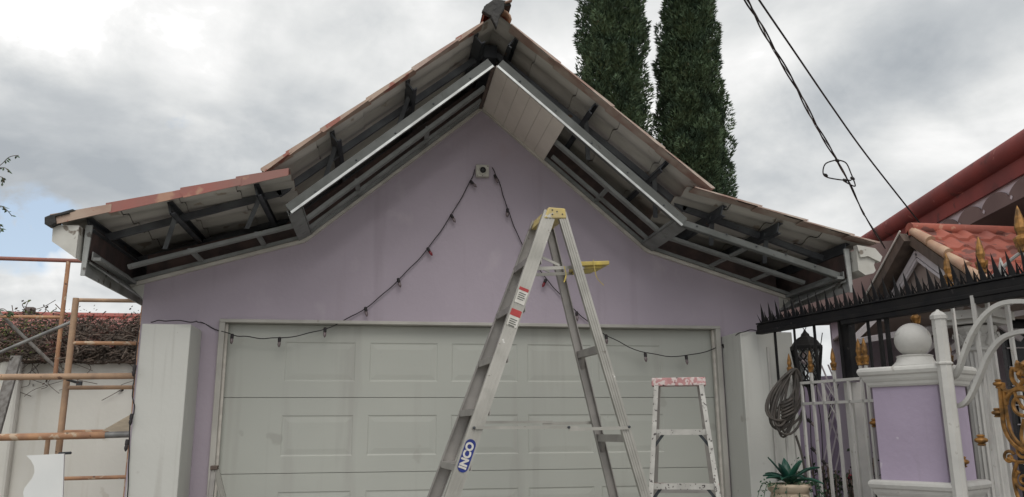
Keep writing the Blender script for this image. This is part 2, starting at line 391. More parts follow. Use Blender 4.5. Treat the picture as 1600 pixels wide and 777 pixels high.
# rake trims: stepped strips at the front edge
def rake(sgn, cuts, h0, h1, mts, y=-.912):
    """overlapping strips, each deeper at its lower end"""
    for c, (a, b) in enumerate(zip(cuts, cuts[1:])):
        b2 = b+.035; m = MB(); part = 1 if cuts[0] < 1 else 2; za, zb_ = rfz(a, part)+.020, rfz(b2, part)+.034
        yy = y-.003*(c % 2)
        m.prism([(XA+sgn*a, yy, za-h0), (XA+sgn*(b+.01), yy, zb_-h1+.006), (XA+sgn*b2, yy, zb_-h1*.45), (XA+sgn*b2, yy, zb_), (XA+sgn*a, yy, za)], (0, .006, 0))
        m.prism([(XA+sgn*a, yy+.007, za-.004), (XA+sgn*b2, yy+.007, zb_-.004), (XA+sgn*b2, yy+.007, zb_-.001), (XA+sgn*a, yy+.007, za-.001)], (0, .12, 0))
        m.build('rake_trim', mts[c % len(mts)], garage)
rake(-1, [.10, .26, .56, .86, 1.15, 1.36, RB+.01], .016, .030, ['rake_tan', 'rake_pale', 'rake_tan', 'rake_tan', 'rake_tan', 'rake_tan'])
rake(-1, [RB-.13, 1.66, 1.99, 2.42, RE-.03], .050, .070, ['rake_red', 'rake_red', 'rake_red', 'rake_tan'])
rake(1, [.10, .42, .80, 1.16, RB+.01], .008, .012, ['rake_pale'])
rake(1, [RB-.10, 1.86, 2.2, 2.55, RE-.02], .008, .014, ['rake_pale'])
m = MB(); m.beam((XA, -.55, 4.37), (XA, 5.4, 4.37), X1, Z1, .05, .05); m.build('ridge_board', 'purlin_steel', garage)
# ridge cap with tarred end
m = MB(); sec = []
for k in range(9):
    a = math.pi*k/8; sec.append((XA+.10*math.cos(a), 4.45+.08*math.sin(a)))
m.grid([[V((x, y, z)) for x, z in sec] for y in (-.90, -.4, .2, 5.6)])
rc = m.build('ridge_cap', 'sheet_red', garage, smooth=True, solid=.012)
m = MB()
m.prism([(XA+x, -.945, z) for x, z in ((-.05, 4.44), (-.115, 4.475), (-.085, 4.53), (-.03, 4.565), (.02, 4.57), (.05, 4.545), (.045, 4.50), (.015, 4.45), (-.01, 4.35))], (0, .04, 0))
m.prism([(XA-.10, -.93, 4.52), (XA-.02, -.93, 4.59), (XA+.09, -.93, 4.575), (XA+.10, -.93, 4.54)], (0, .3, 0))
m.build('tar_patch', 'tar', garage, bevel=.006)
m = MB(); m.beam((XA+.05, -.93, 4.555), (XA+.10, -.95, 4.57), Y1, Z1, .02, .004)
m.build('ridge_flap', 'rake_tan', garage)

# rafters just under the sheets
def prof_line(m, y, off, hy, hz, dmax=RE-.1):
    for s_ in (-1, 1):
        for a, b in ((0.02, RB-.02), (RB-.04, dmax)):
            p0, p1 = V((XA+s_*a, y, rfz(a)-off)), V((XA+s_*b, y, rfz(b)-off)); m.beam(p0, p1, Y1, Y1.cross(p1-p0), hy, hz)
for y in (-.50, -.02+.25):
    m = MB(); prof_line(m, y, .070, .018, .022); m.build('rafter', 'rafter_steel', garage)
# purlins running back under the sheets, cut ends showing at the gable
for d in (-2.58, -2.11, -1.585, -1.1, -.6, -.12, .12, .70, 1.21, 1.64, 2.06, 2.57):
    sl = -1 if d > 0 else 1; a = abs(d); t = V((1, 0, (rfz(a-.01)-rfz(a+.01))/.02*sl)).normalized(); nn = t.cross(Y1)
    if nn.z < 0: nn = -nn
    c = V((XA+d, 0, rfz(a)-.048)); m = MB()
    m.beam((c.x, -.80, c.z), (c.x, 5.2, c.z), t, nn, .005, .042)
    for q in (-1, 1):
        cc = c+nn*.038*q+t*.014; m.beam((cc.x, -.80, cc.z), (cc.x, 5.2, cc.z), t, nn, .016, .004)
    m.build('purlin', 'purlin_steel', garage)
    # plate that hangs the soffit frame from the purlin
    z0 = sof(a)+.03
    if abs(d) > .3 and a < 2.5:
        m = MB(); p0 = V((XA+d, -.62, c.z)); p1 = V((XA+d-(.10 if d < 0 else -.06), -.43, z0+.02)); m.beam(p0, p1, X1, (p1-p0).cross(X1), .016, .009)
        m.build('hanger', 'rafter_steel', garage)

# light gauge framing of the stripped soffit
def member(m, p0, p1, w, h, lip=True):
    p0, p1 = V(p0), V(p1); n = Y1.cross(p1-p0).normalized()
    if n.z < 0: n = -n
    m.beam(p0+n*0, p1+n*0, Y1, n, w/2, .0035)                 # web, faces down
    m.beam(p0-Y1*(w/2-.0)+n*h/2, p1-Y1*(w/2-.0)+n*h/2, Y1, n, .003, h/2)
    m.beam(p0+Y1*(w/2-.0)+n*h/2, p1+Y1*(w/2-.0)+n*h/2, Y1, n, .003, h/2)
def fl(d, y, dz=0): return V((XA+d, y, sof(d)+dz))
for d0, d1, y, w, h, mt, nm in (
    (-BX-.02, -.015, -.775, .05, .062, 'galvanised_shaded', 'front_channel'), (.015, BX, -.775, .05, .062, 'galvanised_shaded', 'front_channel'),
    (BX, EX-.03, -.775, .04, .042, 'galvanised_shaded', 'front_channel'),
    (-BX, -.02, -.40, .048, .026, 'galvanised', 'middle_channel'), (.33*BX, BX-.03, -.42, .042, .024, 'galvanised', 'middle_channel'),
    (BX, EX-.1, -.42, .042, .024, 'galvanised', 'middle_channel'), (-EX+.1, -BX-.02, -.42, .040, .024, 'galvanised', 'middle_channel'),
    (-BX, -.02, -.17, .030, .02, 'galvanised', 'inner_channel'), (.4*BX, BX-.03, -.17, .030, .02, 'galvanised', 'inner_channel')):
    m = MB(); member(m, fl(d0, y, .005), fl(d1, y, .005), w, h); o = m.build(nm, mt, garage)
    if nm == 'front_channel':
        m = MB(); p0, p1 = fl(d0, -.806, .0), fl(d1, -.806, .0); m.beam(p0, p1, Y1, Y1.cross(p1-p0), .004, .008)
        if d0 < 1: m.build('bright_lip', 'galvanised_bright', o)
# screw heads along the front channels
for d0, d1 in ((-BX, -.05), (.05, BX), (BX, EX-.1)):
    for k in range(5):
        d = d0+(d1-d0)*(k+.5)/5; m = MB(); m.lathe(fl(d, -.803, .034+.012*(k % 2)), [(.007, 0), (.006, .004), (.002, .006)], 8, (0, -1, 0)); m.build('screw', 'purlin_steel', garage)
# broad cross studs at the two bends, and smaller cross pieces
for d, w_ in ((-BX, .10), (BX, .10)):
    m = MB(); tt = V((1, 0, -.6*(1 if d > 0 else -1))).normalized()
    p0, p1 = fl(d, -.03, .012), fl(d, -.765, .012)
    m.beam(p0, p1, tt, Y1.cross(tt), w_/2, .004)
    for q in (-1, 1): m.beam(p0+tt*q*w_/2+V((0, 0, .016)), p1+tt*q*w_/2+V((0, 0, .016)), tt, Y1.cross(tt), .003, .018)
    m.build('cross_stud', 'galvanised', garage)
for d, y0, y1 in ((-.95, -.03, -.42), (.92, -.03, -.42), (1.85, -.03, -.75), (-1.62, -.03, -.42), (-2.05, -.03, -.42), (2.2, -.03, -.42), (-.45, -.03, -.42)):
    m = MB(); m.beam(fl(d, y0, .03), fl(d, y1, .03), X1, Z1, .016, .010); m.build('cross_piece', 'galvanised', garage)
for s_ in (-1, 1):                        # end pieces at the eaves
    m = MB(); p0, p1 = fl(s_*(EX-.02), -.02, .0), fl(s_*(EX-.02), -.80, .012)
    m.beam(p0, p1, X1, Z1, .024, .010); m.beam(p0+V((s_*.026, 0, .02)), p1+V((s_*.026, 0, .02)), X1, Z1, .004, .026)
    m.build('end_channel', 'galvanised', garage)
# the one soffit board still fixed, right of the apex, with plank grooves
pn = thing if False else None
f0, f1 = .006, .375
m = MB(); k_ = 6
for i in range(k_):
    ga = (f0+(f1-f0)*i/k_)*BX+.0008; gb = (f0+(f1-f0)*(i+1)/k_)*BX-.0008
    m.prism([fl(ga, -.03, -.006), fl(gb, -.03, -.006), fl(gb, -.785, -.006), fl(ga, -.785, -.006)], (.006, 0, .008))
m.prism([fl(f0*BX, -.03, .004), fl(f1*BX, -.03, .004), fl(f1*BX, -.785, .004), fl(f0*BX, -.785, .004)], (.003, 0, .004))
sp = m.build('soffit_panel', 'soffit_board', garage, bevel=.0006)
m = MB(); p0, p1 = fl(-.012, -.02, -.004), fl(-.012, -.79, -.004); m.beam(p0, p1, X1, Z1, .012, .006); m.build('panel_edge', 'wood_dark', sp)
# eave soffit, gutters and torn fascia at both eaves
for s_ in (-1, 1):
    x0, x1 = XA+s_*(EX+.035), XA+s_*HW
    m = MB(); m.prism([(x0, -.81, 2.615), (x0, 5.5, 2.615), (x0, 5.5, 2.60), (x0, -.81, 2.60)], (-s_*.04, 0, 0)) if False else None
    m.prism([(XA+s_*(EX+.02), -.80, 2.63), (XA+s_*HW, .0, 2.53), (XA+s_*HW, 5.4, 2.53), (XA+s_*(EX+.02), 5.4, 2.63)], (0, 0, .01))
    m.prism([(XA+s_*(EX+.045), -.80, 2.87), (XA+s_*(EX+.045), -.80, 2.56), (XA+s_*(EX+.045), 5.4, 2.56), (XA+s_*(EX+.045), 5.4, 2.87)], (s_*.012, 0, 0))
    m.prism([(XA+s_*(EX+.02), -.815, 2.87), (XA+s_*(EX+.06), -.815, 2.87), (XA+s_*(EX+.06), -.815, 2.55), (XA+s_*(EX+.035), -.815, 2.55)], (0, .014, 0))
    m.build('eave_fascia', 'flashing', garage)
    m = MB(); m.prism([(XA+s_*(EX+.043), -.79, 2.87), (XA+s_*(EX+.043), -.79, 2.66), (XA+s_*(EX+.043), 5.3, 2.66), (XA+s_*(EX+.043), 5.3, 2.87)], (-s_*.01, 0, 0)); m.build('eave_shade_board', 'brick_dark', garage)  # dark board added to stand for the shade inside the eave
    m = MB(); gx = XA+s_*(EX+.075); q = s_
    sec = [(0, 2.85), (0, 2.70), (.05, 2.665), (.115, 2.68), (.135, 2.70), (.125, 2.74), (.145, 2.78), (.14, 2.84)] if s_ > 0 else [(0, 2.85), (0, 2.645), (.10, 2.715), (.145, 2.745), (.15, 2.85)]
    m.prism([(gx+q*x, -.88, z) for x, z in sec], (0, .012, 0))
    rows = [[V((gx+q*x, y, z)) for x, z in sec] for y in (-.868, 1, 3, 5.5)]
    m.grid(rows if q < 0 else [r_[::-1] for r_ in rows]); m.build('gutter', 'gutter_white', garage)
m = MB(); m.prism([(XA-2.80, -.93, z0) if 0 else (XA+x, -.93, z) for x, z in ((-2.785, 2.84), (-2.79, 2.885), (-2.76, 2.90), (-2.66, 2.925), (-2.65, 2.915), (-2.73, 2.89), (-2.72, 2.85), (-2.75, 2.83))], (0, .10, 0))
m.prism([(XA+x, -.92, z) for x, z in ((-2.76, 2.90), (-2.64, 2.945), (-2.62, 2.935), (-2.72, 2.895))], (0, .12, 0)); m.build('tar_patch', 'tar', garage, bevel=.004)
m = MB(); m.prism([(XA+x, -.90, z) for x, z in ((2.60, 2.88), (2.74, 2.86), (2.79, 2.80), (2.77, 2.76), (2.68, 2.80), (2.62, 2.79))], (0, .05, 0)); m.build('torn_flashing', 'gutter_white', garage)
# small triangular eave return where the wall corner meets the eave
m = MB()
for s_ in (-1, 1):
    m.prism([(XA+s_*(HW+.0), -.004, 2.53), (XA+s_*(HW), -.004, 2.655), (XA+s_*(EX+.02), -.004, 2.63)], (0, .02, 0))
m.build('eave_return', 'gutter_white', garage)

# door with casing
m = MB(); yo = -.02
m.beam((DL-.020, yo+.06, 0), (DL-.020, yo+.06, DT+.0), X1, Y1, .020, .072)
m.beam((DR+.020, yo+.06, 0), (DR+.020, yo+.06, DT+.0), X1, Y1, .020, .072)
m.beam((DL-.04, yo+.06, DT+.013), (DR+.04, yo+.06, DT+.013), Y1, Z1, .074, .0125)
m.build('door_casing', 'casing', garage, bevel=.004)
m = MB()
m.beam((DL+.004, .02, 0), (DL+.004, .02, DT-.004), X1, Y1, .012, .014); m.build('weather_strip', 'trim_beige', garage); m = MB(); m.beam((DR-.004, .02, 0), (DR-.004, .02, DT-.004), X1, Y1, .012, .014)
m.build('weather_strip', 'trim_beige', garage)
door = MB(); SH = .53; W0, W1 = DL+.002, DR-.002; yd = .055
ROWS = 5; pans = []
for rr in range(ROWS):
    z1 = DT-rr*SH-.002; z0 = max(z1-SH+.004, .01)
    # raised panels: section face is a grid of frames and pressed fields
    xs = [W0]; px = []; cols = 6
    starts = [-.845, -.235, .375, .955, 1.515]
    for a in starts: px.append((a, a+.505))
    zt_, zb_ = z1-.125, z0+.115
    # flat pieces around the fields
    def q(x0, x1_, za, zb): door.add([(x0, yd, zb), (x1_, yd, zb), (x1_, yd, za), (x0, yd, za)], [(0, 1, 2, 3)])
    q(W0, W1, z1, zt_); q(W0, W1, zb_, z0); cur = W0
    for a, b in px:
        q(cur, a, zt_, zb_); cur = b
        rings = [(0, 0), (.008, .0045), (.016, .0045), (.050, .001), (.056, .001)]
        pv = []
        for ins, dy in rings:
            pv.append([V((a+ins, yd+dy, zb_+ins)), V((b-ins, yd+dy, zb_+ins)), V((b-ins, yd+dy, zt_-ins)), V((a+ins, yd+dy, zt_-ins))])
        vs = [p for g_ in pv for p in g_]; fs = []
        for i in range(len(rings)-1):
            for k in range(4): fs.append((i*4+k, i*4+(k+1) % 4, (i+1)*4+(k+1) % 4, (i+1)*4+k))
        fs.append(tuple((len(rings)-1)*4+k for k in range(4))); door.add(vs, fs)
    q(cur, W1, zt_, zb_)
    # section ends turn back into the joint
    door.add([(W0, yd, z1), (W1, yd, z1), (W1, yd+.02, z1+.0015), (W0, yd+.02, z1+.0015)], [(0, 1, 2, 3)])
    door.add([(W0, yd, z0), (W1, yd, z0), (W1, yd+.02, z0-.0015), (W0, yd+.02, z0-.0015)], [(3, 2, 1, 0)])
do = door.build('sectional_door', 'door_white', garage)
m = MB(); m.box(((W0+W1)/2, yd+.05, DT/2), (W1-W0, .03, DT)); m.build('door_backing', 'door_white', do)

# ------------------------------------------------------------------ white gate pillars beside the garage
def pier(x0, x1, label, top=2.315):
    t = thing('boundary_pillar', label, 'pillar', ((x0+x1)/2, -.18, 0))
    m = MB(); m.box(((x0+x1)/2, -.178, top/2), (x1-x0, .35, top)); m.build('shaft', 'pillar_white', t, bevel=.006)
    return t
pier(-1.742, -1.428, 'tall white rendered pillar left of the garage door beside the scaffolding')
pR = pier(2.512, 2.93, 'tall white rendered pillar right of the garage door behind the coiled hose')
m = MB(); m.box((2.72, -.362, 1.1), (.012, .012, 2.2)); m.build('conduit', 'white_paint', pR)

# ------------------------------------------------------------------ wall sensor lamp under the apex
c = at(753, 269, Y=0); t = thing('wall_lamp_box', 'square cream junction box with a round black centre high on the gable wall', 'junction box', (c.x, 0, c.z))
m = MB(); m.box((c.x, -.02, c.z), (.105, .04, .10)); m.build('case', 'sensor_case', t, bevel=.006)
m = MB(); m.lathe((c.x, -.04, c.z), [(.034, 0), (.034, .006), (.027, .008), (.025, .002)], 24, (0, -1, 0)); m.build('collar', 'sensor_case', t, smooth=True)
m = MB(); m.lathe((c.x+.003, -.04, c.z+.003), [(.024, 0), (.023, .010), (.014, .016), (.004, .018)], 20, (0, -1, 0)); m.build('socket', 'black_plastic', t, smooth=True)
for dx, dz in ((-.042, -.040), (.042, .036), (.0, -.042)):
    m = MB(); m.lathe((c.x+dx, -.04, c.z+dz), [(.004, 0), (.003, .003)], 8, (0, -1, 0)); m.build('screw', 'purlin_steel', t)

# ------------------------------------------------------------------ string lights
def bulb(t, p, down, m_, lab=None, sc=1.0):
    p = V(p); d = V(down).normalized()
    b = MB(); b.lathe(p, [(.010*sc, -.004), (.012*sc, .006), (.0115*sc, .030*sc), (.009*sc, .032*sc)], 10, d); so = b.build('socket', 'cord_dark', t, smooth=True)
    b = MB(); b.lathe(p+d*.030*sc, [(.008*sc, 0), (.0115*sc, .012*sc), (.0115*sc, .024*sc), (.007*sc, .036*sc), (.002, .043*sc)], 10, d); bo = b.build('bulb', m_, t, smooth=True)
    if lab: bo['label'] = lab
def lights(label, path, bulbs, Y=-.022, grp=None):
    p3 = [at(x, y, Y=(q[0] if q else Y)) for x, y, *q in path]
    t = thing('string_lights', label, 'string lights', tuple(p3[0]), grp)
    cp = bez(p3, 8); m = MB(); m.tube([V((p.x, p.y+.004*math.sin(i*1.7), p.z+.004*math.sin(i*.9))) for i, p in enumerate(cp)], .0038, 6); m.build('cord', 'cord_dark', t, smooth=True)
    for x, y, mt, dx, *q in bulbs:
        bulb(t, at(x, y, Y=(q[0] if q else Y)-.006), (dx, -.25, -1), mt, 'dull red bulb' if mt == 'bulb_red' else None)
    return t
lights('dark cord of party bulbs sagging from the gable box down to the left pillar',
    [(742, 265), (735, 283), (705, 336), (668, 389), (623, 437), (572, 481), (508, 514), (440, 528, -.03), (390, 527, -.03), (352, 520, -.03), (313, 504), (302, 503, -.36), (260, 501, -.36), (236, 503, -.36)],
    [(735, 283, 'bulb_clear', .9), (705, 336, 'bulb_clear', .5), (668, 388, 'bulb_red', .6), (622, 436, 'bulb_clear', .3), (571, 481, 'bulb_clear', .2), (508, 513, 'bulb_clear', 0), (437, 528, 'bulb_clear', 0, -.03), (363, 523, 'bulb_clear', 0, -.03)], grp=None)
lights('cord of party bulbs sagging from the gable box behind the tall ladder to right pillar',
    [(769, 262), (780, 285), (793, 326), (818, 386), (855, 437), (901, 487), (946, 523), (1008, 551, -.03), (1072, 556, -.03), (1130, 539, -.03), (1157, 520, -.36), (1180, 516, -.36), (1198, 518, -.36)],
    [(773, 274, 'bulb_clear', .3), (793, 327, 'bulb_clear', -.1), (818, 388, 'bulb_red', -.4), (853, 437, 'bulb_red', -.5), (901, 488, 'bulb_clear', .0), (947, 524, 'bulb_clear', 0), (1008, 552, 'bulb_clear', 0, -.03), (1072, 556, 'bulb_clear', 0, -.03), (1130, 539, 'bulb_clear', .4, -.03)])
lights('dark cord with three sockets hanging straight down the outer edge of the left pillar',
    [(218, 508, -.37), (213, 545, -.37), (211, 580, -.37), (207, 615, -.37), (210, 640, -.37), (203, 665, -.37), (202, 700, -.37), (199, 790, -.37)],
    [(211, 572, 'cord_dark', 0, -.37), (206, 648, 'cord_dark', 0, -.37), (199, 688, 'cord_dark', 0, -.37)])

# ------------------------------------------------------------------ tall step ladder
LP = V((.888, -1.37, 0)); AL = V((.9962, .0872, 0)); AW = V((-.0872, .9962, 0)); LH = 2.93
def lp(l, w_, z): return LP+AL*l+AW*w_+V((0, 0, z))
HT, HB = .15, .36
def wside(z): return HT+(HB-HT)*(1-z/LH)        # half width at height
WC = .15                                          # centre of the width so that the near side at the top lies at w=0
def fl_(z): return -.030-(LH-z)*.372
def rl_(z): return .030+(LH-z)*.255
lad = thing('step_ladder', 'tall aluminium step ladder with yellow top and paint tray standing before the garage door', 'ladder', tuple(lp(-.2, WC, 0)))
def rail(fn, side, web, flg, m_, name, z0=0, z1=LH-.02):
    wn = lambda z: WC+side*wside(z)
    p0, p1 = lp(fn(z0), wn(z0), z0), lp(fn(z1), wn(z1), z1); ax = (p1-p0).normalized()
    out_n = (AW*side).normalized(); out_n = (out_n-ax*out_n.dot(ax)).normalized(); wd = ax.cross(out_n).normalized()
    m = MB(); m.beam(p0, p1, wd, out_n, web/2, .0022)
    for q in (-1, 1): m.beam(p0+wd*q*(web/2-.0025)-out_n*flg/2, p1+wd*q*(web/2-.0025)-out_n*flg/2, wd, out_n, .0026, flg/2)
    for q in (-.2, 0, .2): m.beam(p0+wd*q*web*1.3+out_n*.003, p1+wd*q*web*1.3+out_n*.003, wd, out_n, .0028, .0022)
    return m.build(name, m_, lad), (p0, p1, ax, out_n, wd)
fr, frd = rail(fl_, -1, .080, .032, 'aluminium', 'front_rail')
rail(fl_, 1, .080, .032, 'aluminium_side', 'front_rail')
rail(rl_, -1, .056, .026, 'aluminium', 'rear_rail')
rail(rl_, 1, .056, .026, 'aluminium_side', 'rear_rail')
for k in range(1, 10):
    z = LH-.02-k*.298
    if z < .1: break
    c0, c1 = lp(fl_(z)-.0, WC-wside(z)+.005, z), lp(fl_(z)-.0, WC+wside(z)-.005, z)
    m = MB(); m.beam(c0, c1, AL, Z1, .043, .003); m.beam(c0-AL*.043-Z1*.016, c1-AL*.043-Z1*.016, AL, Z1, .003, .018); m.beam(c0+AL*.043-Z1*.016, c1+AL*.043-Z1*.016, AL, Z1, .003, .018)
    m.build('step', 'aluminium_side', lad)
for z in (2.07, 1.55, 1.0, .4):
    c0, c1 = lp(rl_(z), WC-wside(z)+.004, z), lp(rl_(z), WC+wside(z)-.004, z)
    m = MB(); m.beam(c0, c1, AL, Z1, .018, .022); m.build('rear_brace', 'aluminium_side', lad)
    for sd_, cc in ((1, c0), (-1, c1)):
        m = MB(); q0 = cc+AW*sd_*.08; q1 = cc-Z1*.09+AW*sd_*.0+AL*.02; m.beam(q0, q1, AL, AW, .010, .003); m.build('gusset', 'aluminium_side', lad)
# spreaders: two hinged bars per side
for side in (-1, 1):
    z = 1.615 if side < 0 else 1.65; wn = WC+side*(wside(z)+.012); a, b = lp(fl_(z)-.015, wn, z), lp(rl_(z)+.015, wn, z)
    mid = a.lerp(b, .60); m = MB(); m.beam(a, mid+AL*.06, AW, Z1, .003, .008); m.beam(mid+AW*side*.006-Z1*.012, b+AW*side*.006-Z1*.005, AW, Z1, .003, .009)
    sp_ = m.build('spreader', 'aluminium', lad)
    for p in (a, mid, b): m = MB(); m.lathe(p, [(.008, 0), (.008, .012), (.004, .016)], 10, AW*side); m.build('rivet', 'purlin_steel', sp_)
# top cap: shallow tray with drooping ends
m = MB()
ctop = lp(0, WC, LH); m.prism([lp(-.082, WC-.165, LH-.066), lp(.062, WC-.165, LH-.060), lp(.055, WC-.165, LH+.004), lp(-.052, WC-.165, LH+.006)], AW*.33)
m.build('top_cap', 'ladder_yellow', lad, bevel=.007)
for dl, dz in ((-.03, -.012), (-.03, -.04), (.0, -.02), (.035, -.035)):
    m = MB(); m.lathe(lp(dl, WC-.166, LH+dz), [(.005, 0), (.004, .003)], 8, -AW); m.build('rivet', 'purlin_steel', lad)
# folding paint tray and its arms
zt = 2.575
m = MB(); m.prism([lp(.16, WC-.12, zt+.010), lp(.35, WC-.12, zt+.026), lp(.35, WC-.12, zt+.052), lp(.16, WC-.12, zt+.038)], AW*.24)
m.prism([lp(.18, WC-.10, zt-.006), lp(.30, WC-.10, zt+.008), lp(.33, WC-.10, zt+.030), lp(.17, WC-.10, zt+.020)], AW*.20)
m.build('paint_tray', 'tray_yellow', lad, bevel=.005)
for w_ in (WC-.10, WC+.11):
    m = MB(); m.beam(lp(-.12, w_, zt-.015), lp(.19, w_, zt+.008), AW, Z1, .004, .010); m.beam(lp(-.09, w_, zt+.06), lp(.03, w_, zt+.012), AW, Z1, .003, .008); m.build('tray_arm', 'aluminium', lad)
m = MB(); m.tube(bez([lp(.24, WC-.13, zt+.05), lp(.245, WC-.14, zt-.02), lp(.26, WC-.14, zt-.07), lp(.30, WC-.14, zt-.11)], 6), .0025, 5); m.tube(bez([lp(.05, WC-.13, zt), lp(.06, WC-.135, zt-.06), lp(.045, WC-.135, zt-.10), lp(.06, WC-.135, zt-.05)], 6), .003, 5)
m.build('loose_tie', 'tray_yellow', lad, smooth=True)
# stickers and the blue badge on the near front rail
p0, p1, ax, on, wd = frd
def onrail(z, off=0, side=0): 
    k = z/(LH-.02); return p0.lerp(p1, k)+on*(.0060+off)+wd*side
ex_ = -wd if (-wd).dot(AL) > 0 else wd
if ex_.cross(ax).dot(on) < 0: pass
def decal(z0, z1, wdt, m_, name, par, off, rad=0):
    a, b = onrail(z0, off), onrail(z1, off); m = MB()
    if rad:
        pts = []
        for k in range(9): t_ = math.pi*k/8; pts.append(b+(ex_*math.cos(t_)+ax*math.sin(t_))*wdt/2)
        for k in range(9): t_ = math.pi*k/8; pts.append(a-(ex_*math.cos(t_)+ax*math.sin(t_))*wdt/2)
        m.prism(pts, on*.001)
    else: m.prism([a-ex_*wdt/2, a+ex_*wdt/2, b+ex_*wdt/2, b-ex_*wdt/2], on*.001)
    return m.build(name, m_, par)
def zr(py): # height on the rail at a row of the photograph
    q = [(458+40*0, 0)]; return None
ZS = lambda y: 1.605+(668-y)/248.5
s1 = decal(ZS(489), ZS(466), .062, 'sticker_white', 'warning_sticker', fr, .0); decal(ZS(470), ZS(465.5), .060, 'sticker_red', 'band', s1, .0012)
s2 = decal(ZS(523), ZS(499), .064, 'sticker_white', 'warning_sticker', fr, .0); decal(ZS(508), ZS(498.5), .064, 'sticker_red', 'band', s2, .0012)
exn = ex_
for s_, zc in ((s1, ZS(474)), (s2, ZS(513))):
    for i in range(4):
        ln = MB(); zz_ = zc-.012*i+.0; a = onrail(zz_, .0024)
        ln.beam(a-ex_*.022, a+ex_*(.022-.006*(i % 2)), ax, on, .0022, .0004); ln.build('print_line', 'sticker_ink', s_)
bd = decal(ZS(717), ZS(688), .060, 'badge_blue', 'maker_badge', fr, .0, rad=1)
mid = onrail((ZS(719)+ZS(686))/2, .0026)
writing('lettering', 'INCO', .058, mid, ax, -ex_ if (ax.cross(-ex_)).dot(on) > 0 else ex_, 'sticker_white', bd, .0006, .0028)

# ------------------------------------------------------------------ small paint-splashed ladder
c = at(1060, 596, D=5.15); c2 = V((c.x, c.y, 0)); az = -.36; QA = V((math.cos(az), math.sin(az), 0)); QB = V((-math.sin(az), math.cos(az), 0)); H2 = c.z
l2 = thing('step_ladder', 'small paint spattered step ladder with a pink top, right of the tall ladder', 'ladder', (c.x, c.y, 0))
def lq(a, b, z): return c2+QA*a+QB*b+Z1*z
def hw2(z): return .150+(H2-z)*.085
m = MB(); m.prism([lq(-.17, -.05, H2-.030), lq(.17, -.05, H2-.030), lq(.168, -.045, H2+.022), lq(-.168, -.045, H2+.022)], QB*.13); m.build('top_cap', 'cap_pink', l2, bevel=.006)
def f2(z): return -.04-(H2-z)*.30
def g2(z): return .06+(H2-z)*.26
for s_ in (-1, 1):
    for fn, nm, wv in ((f2, 'front_rail', .028), (g2, 'rear_rail', .020)):
        k = 1.0 if fn is f2 else .93
        p0_, p1_ = lq(s_*hw2(0)*k, fn(0), 0), lq(s_*hw2(H2)*k, fn(H2), H2-.03); m = MB()
        m.beam(p0_, p1_, QA, (p1_-p0_).cross(QA), .0025, wv); m.beam(p0_-QA*s_*.012+QB*(-wv), p1_-QA*s_*.012+QB*(-wv), QA, QB, .0125, .0025)
        m.build(nm, 'ladder_paint' if fn is f2 else 'aluminium_side', l2)
for k in range(1, 6):
    z = H2-.315*k+.01
    if z < .1: break
    m = MB(); w_ = hw2(z); m.beam(lq(-w_, f2(z)+.03, z), lq(w_, f2(z)+.03, z), QB, Z1, .042, .003); m.beam(lq(-w_, f2(z)-.014, z-.012), lq(w_, f2(z)-.014, z-.012), QB, Z1, .003, .017); m.build('step', 'ladder_paint', l2)
    for s_ in (-1, 1):
        m = MB(); m.beam(lq(s_*(w_-.07), f2(z), z-.02), lq(s_*(w_-.004), f2(z)-.0, z-.105), QA.cross(Z1), QA, .003, .011); m.build('gusset', 'purlin_steel', l2)
for z in (H2-.66-.03, H2-1.2):
    m = MB(); m.beam(lq(-hw2(z)*.93, g2(z), z), lq(hw2(z)*.93, g2(z), z), QB, Z1, .012, .014); m.build('rear_brace', 'aluminium_side', l2)

# third ladder: only the top of it stands in the picture at the left of the door
c = at(335, 731, D=5.3); t = thing('narrow_ladder', 'weathered narrow metal ladder top by the left door casing', 'ladder', (c.x, c.y, 0))
for nm, dx0, dx1, mt in (('front_rail', -.01, -.06, 'aluminium_side'), ('rear_rail', .02, .42, 'aluminium')):
    m = MB(); p0_, p1_ = V((c.x+dx1, c.y+(.0 if dx1 < 0 else .05), 0)), V((c.x+dx0*.6, c.y, c.z-.01)); m.beam(p0_, p1_, X1, Y1, .017, .008)
    for q in (-1, 1): m.beam(p0_+X1*q*.016, p1_+X1*q*.016, X1, Y1, .003, .014)
    m.build(nm, mt, t)
m = MB(); m.box((c.x+.0, c.y, c.z), (.046, .05, .028)); m.build('end_cap', 'wood_dark', t, bevel=.005)

# ------------------------------------------------------------------ fence line on the right
P0, P1 = V((2.647, -.479, 0)), V((3.099, -2.444, 0)); FD = (P1-P0).normalized(); FN = V((-FD.y, FD.x, 0))*-1   # towards the camera side
if FN.x > 0: FN = -FN
def fp(px, z, off=0):
    """point of the fence line seen in the photograph column px"""
    v = fw + rt*((px-800)/F) - up*((600-388.5)/F); nrm = V((FD.y, -FD.x, 0)); q = P0+FN*off
    tt = ((q-CAM).dot(nrm))/(v.dot(nrm)); p = CAM+v*tt
    return V((p.x, p.y, z))
def fpa(px, py, off=0):
    v = fw + rt*((px-800)/F) - up*((py-388.5)/F); nrm = V((FD.y, -FD.x, 0)); q = P0+FN*off
    return CAM+v*(((q-CAM).dot(nrm))/(v.dot(nrm)))
bm_ = thing('spiked_barrier', 'black iron beam topped with anti-climb spikes running from the pillar toward the street', 'security spikes', tuple(P0+Z1*2.28))
E0, E1 = P0-FD*.06, P1+FD*1.1; zb = 2.285
m = MB(); m.beam(E0+Z1*(zb+.035), E1+Z1*(zb+.035), FN, Z1, .022, .035)
m.beam(E0+Z1*(zb+.078)+FN*.006, E1+Z1*(zb+.078)+FN*.006, FN, Z1, .024, .005); m.beam(E0+Z1*(zb+.012)+FN*.028, E1+Z1*(zb+.012)+FN*.028, FN, Z1, .006, .012)
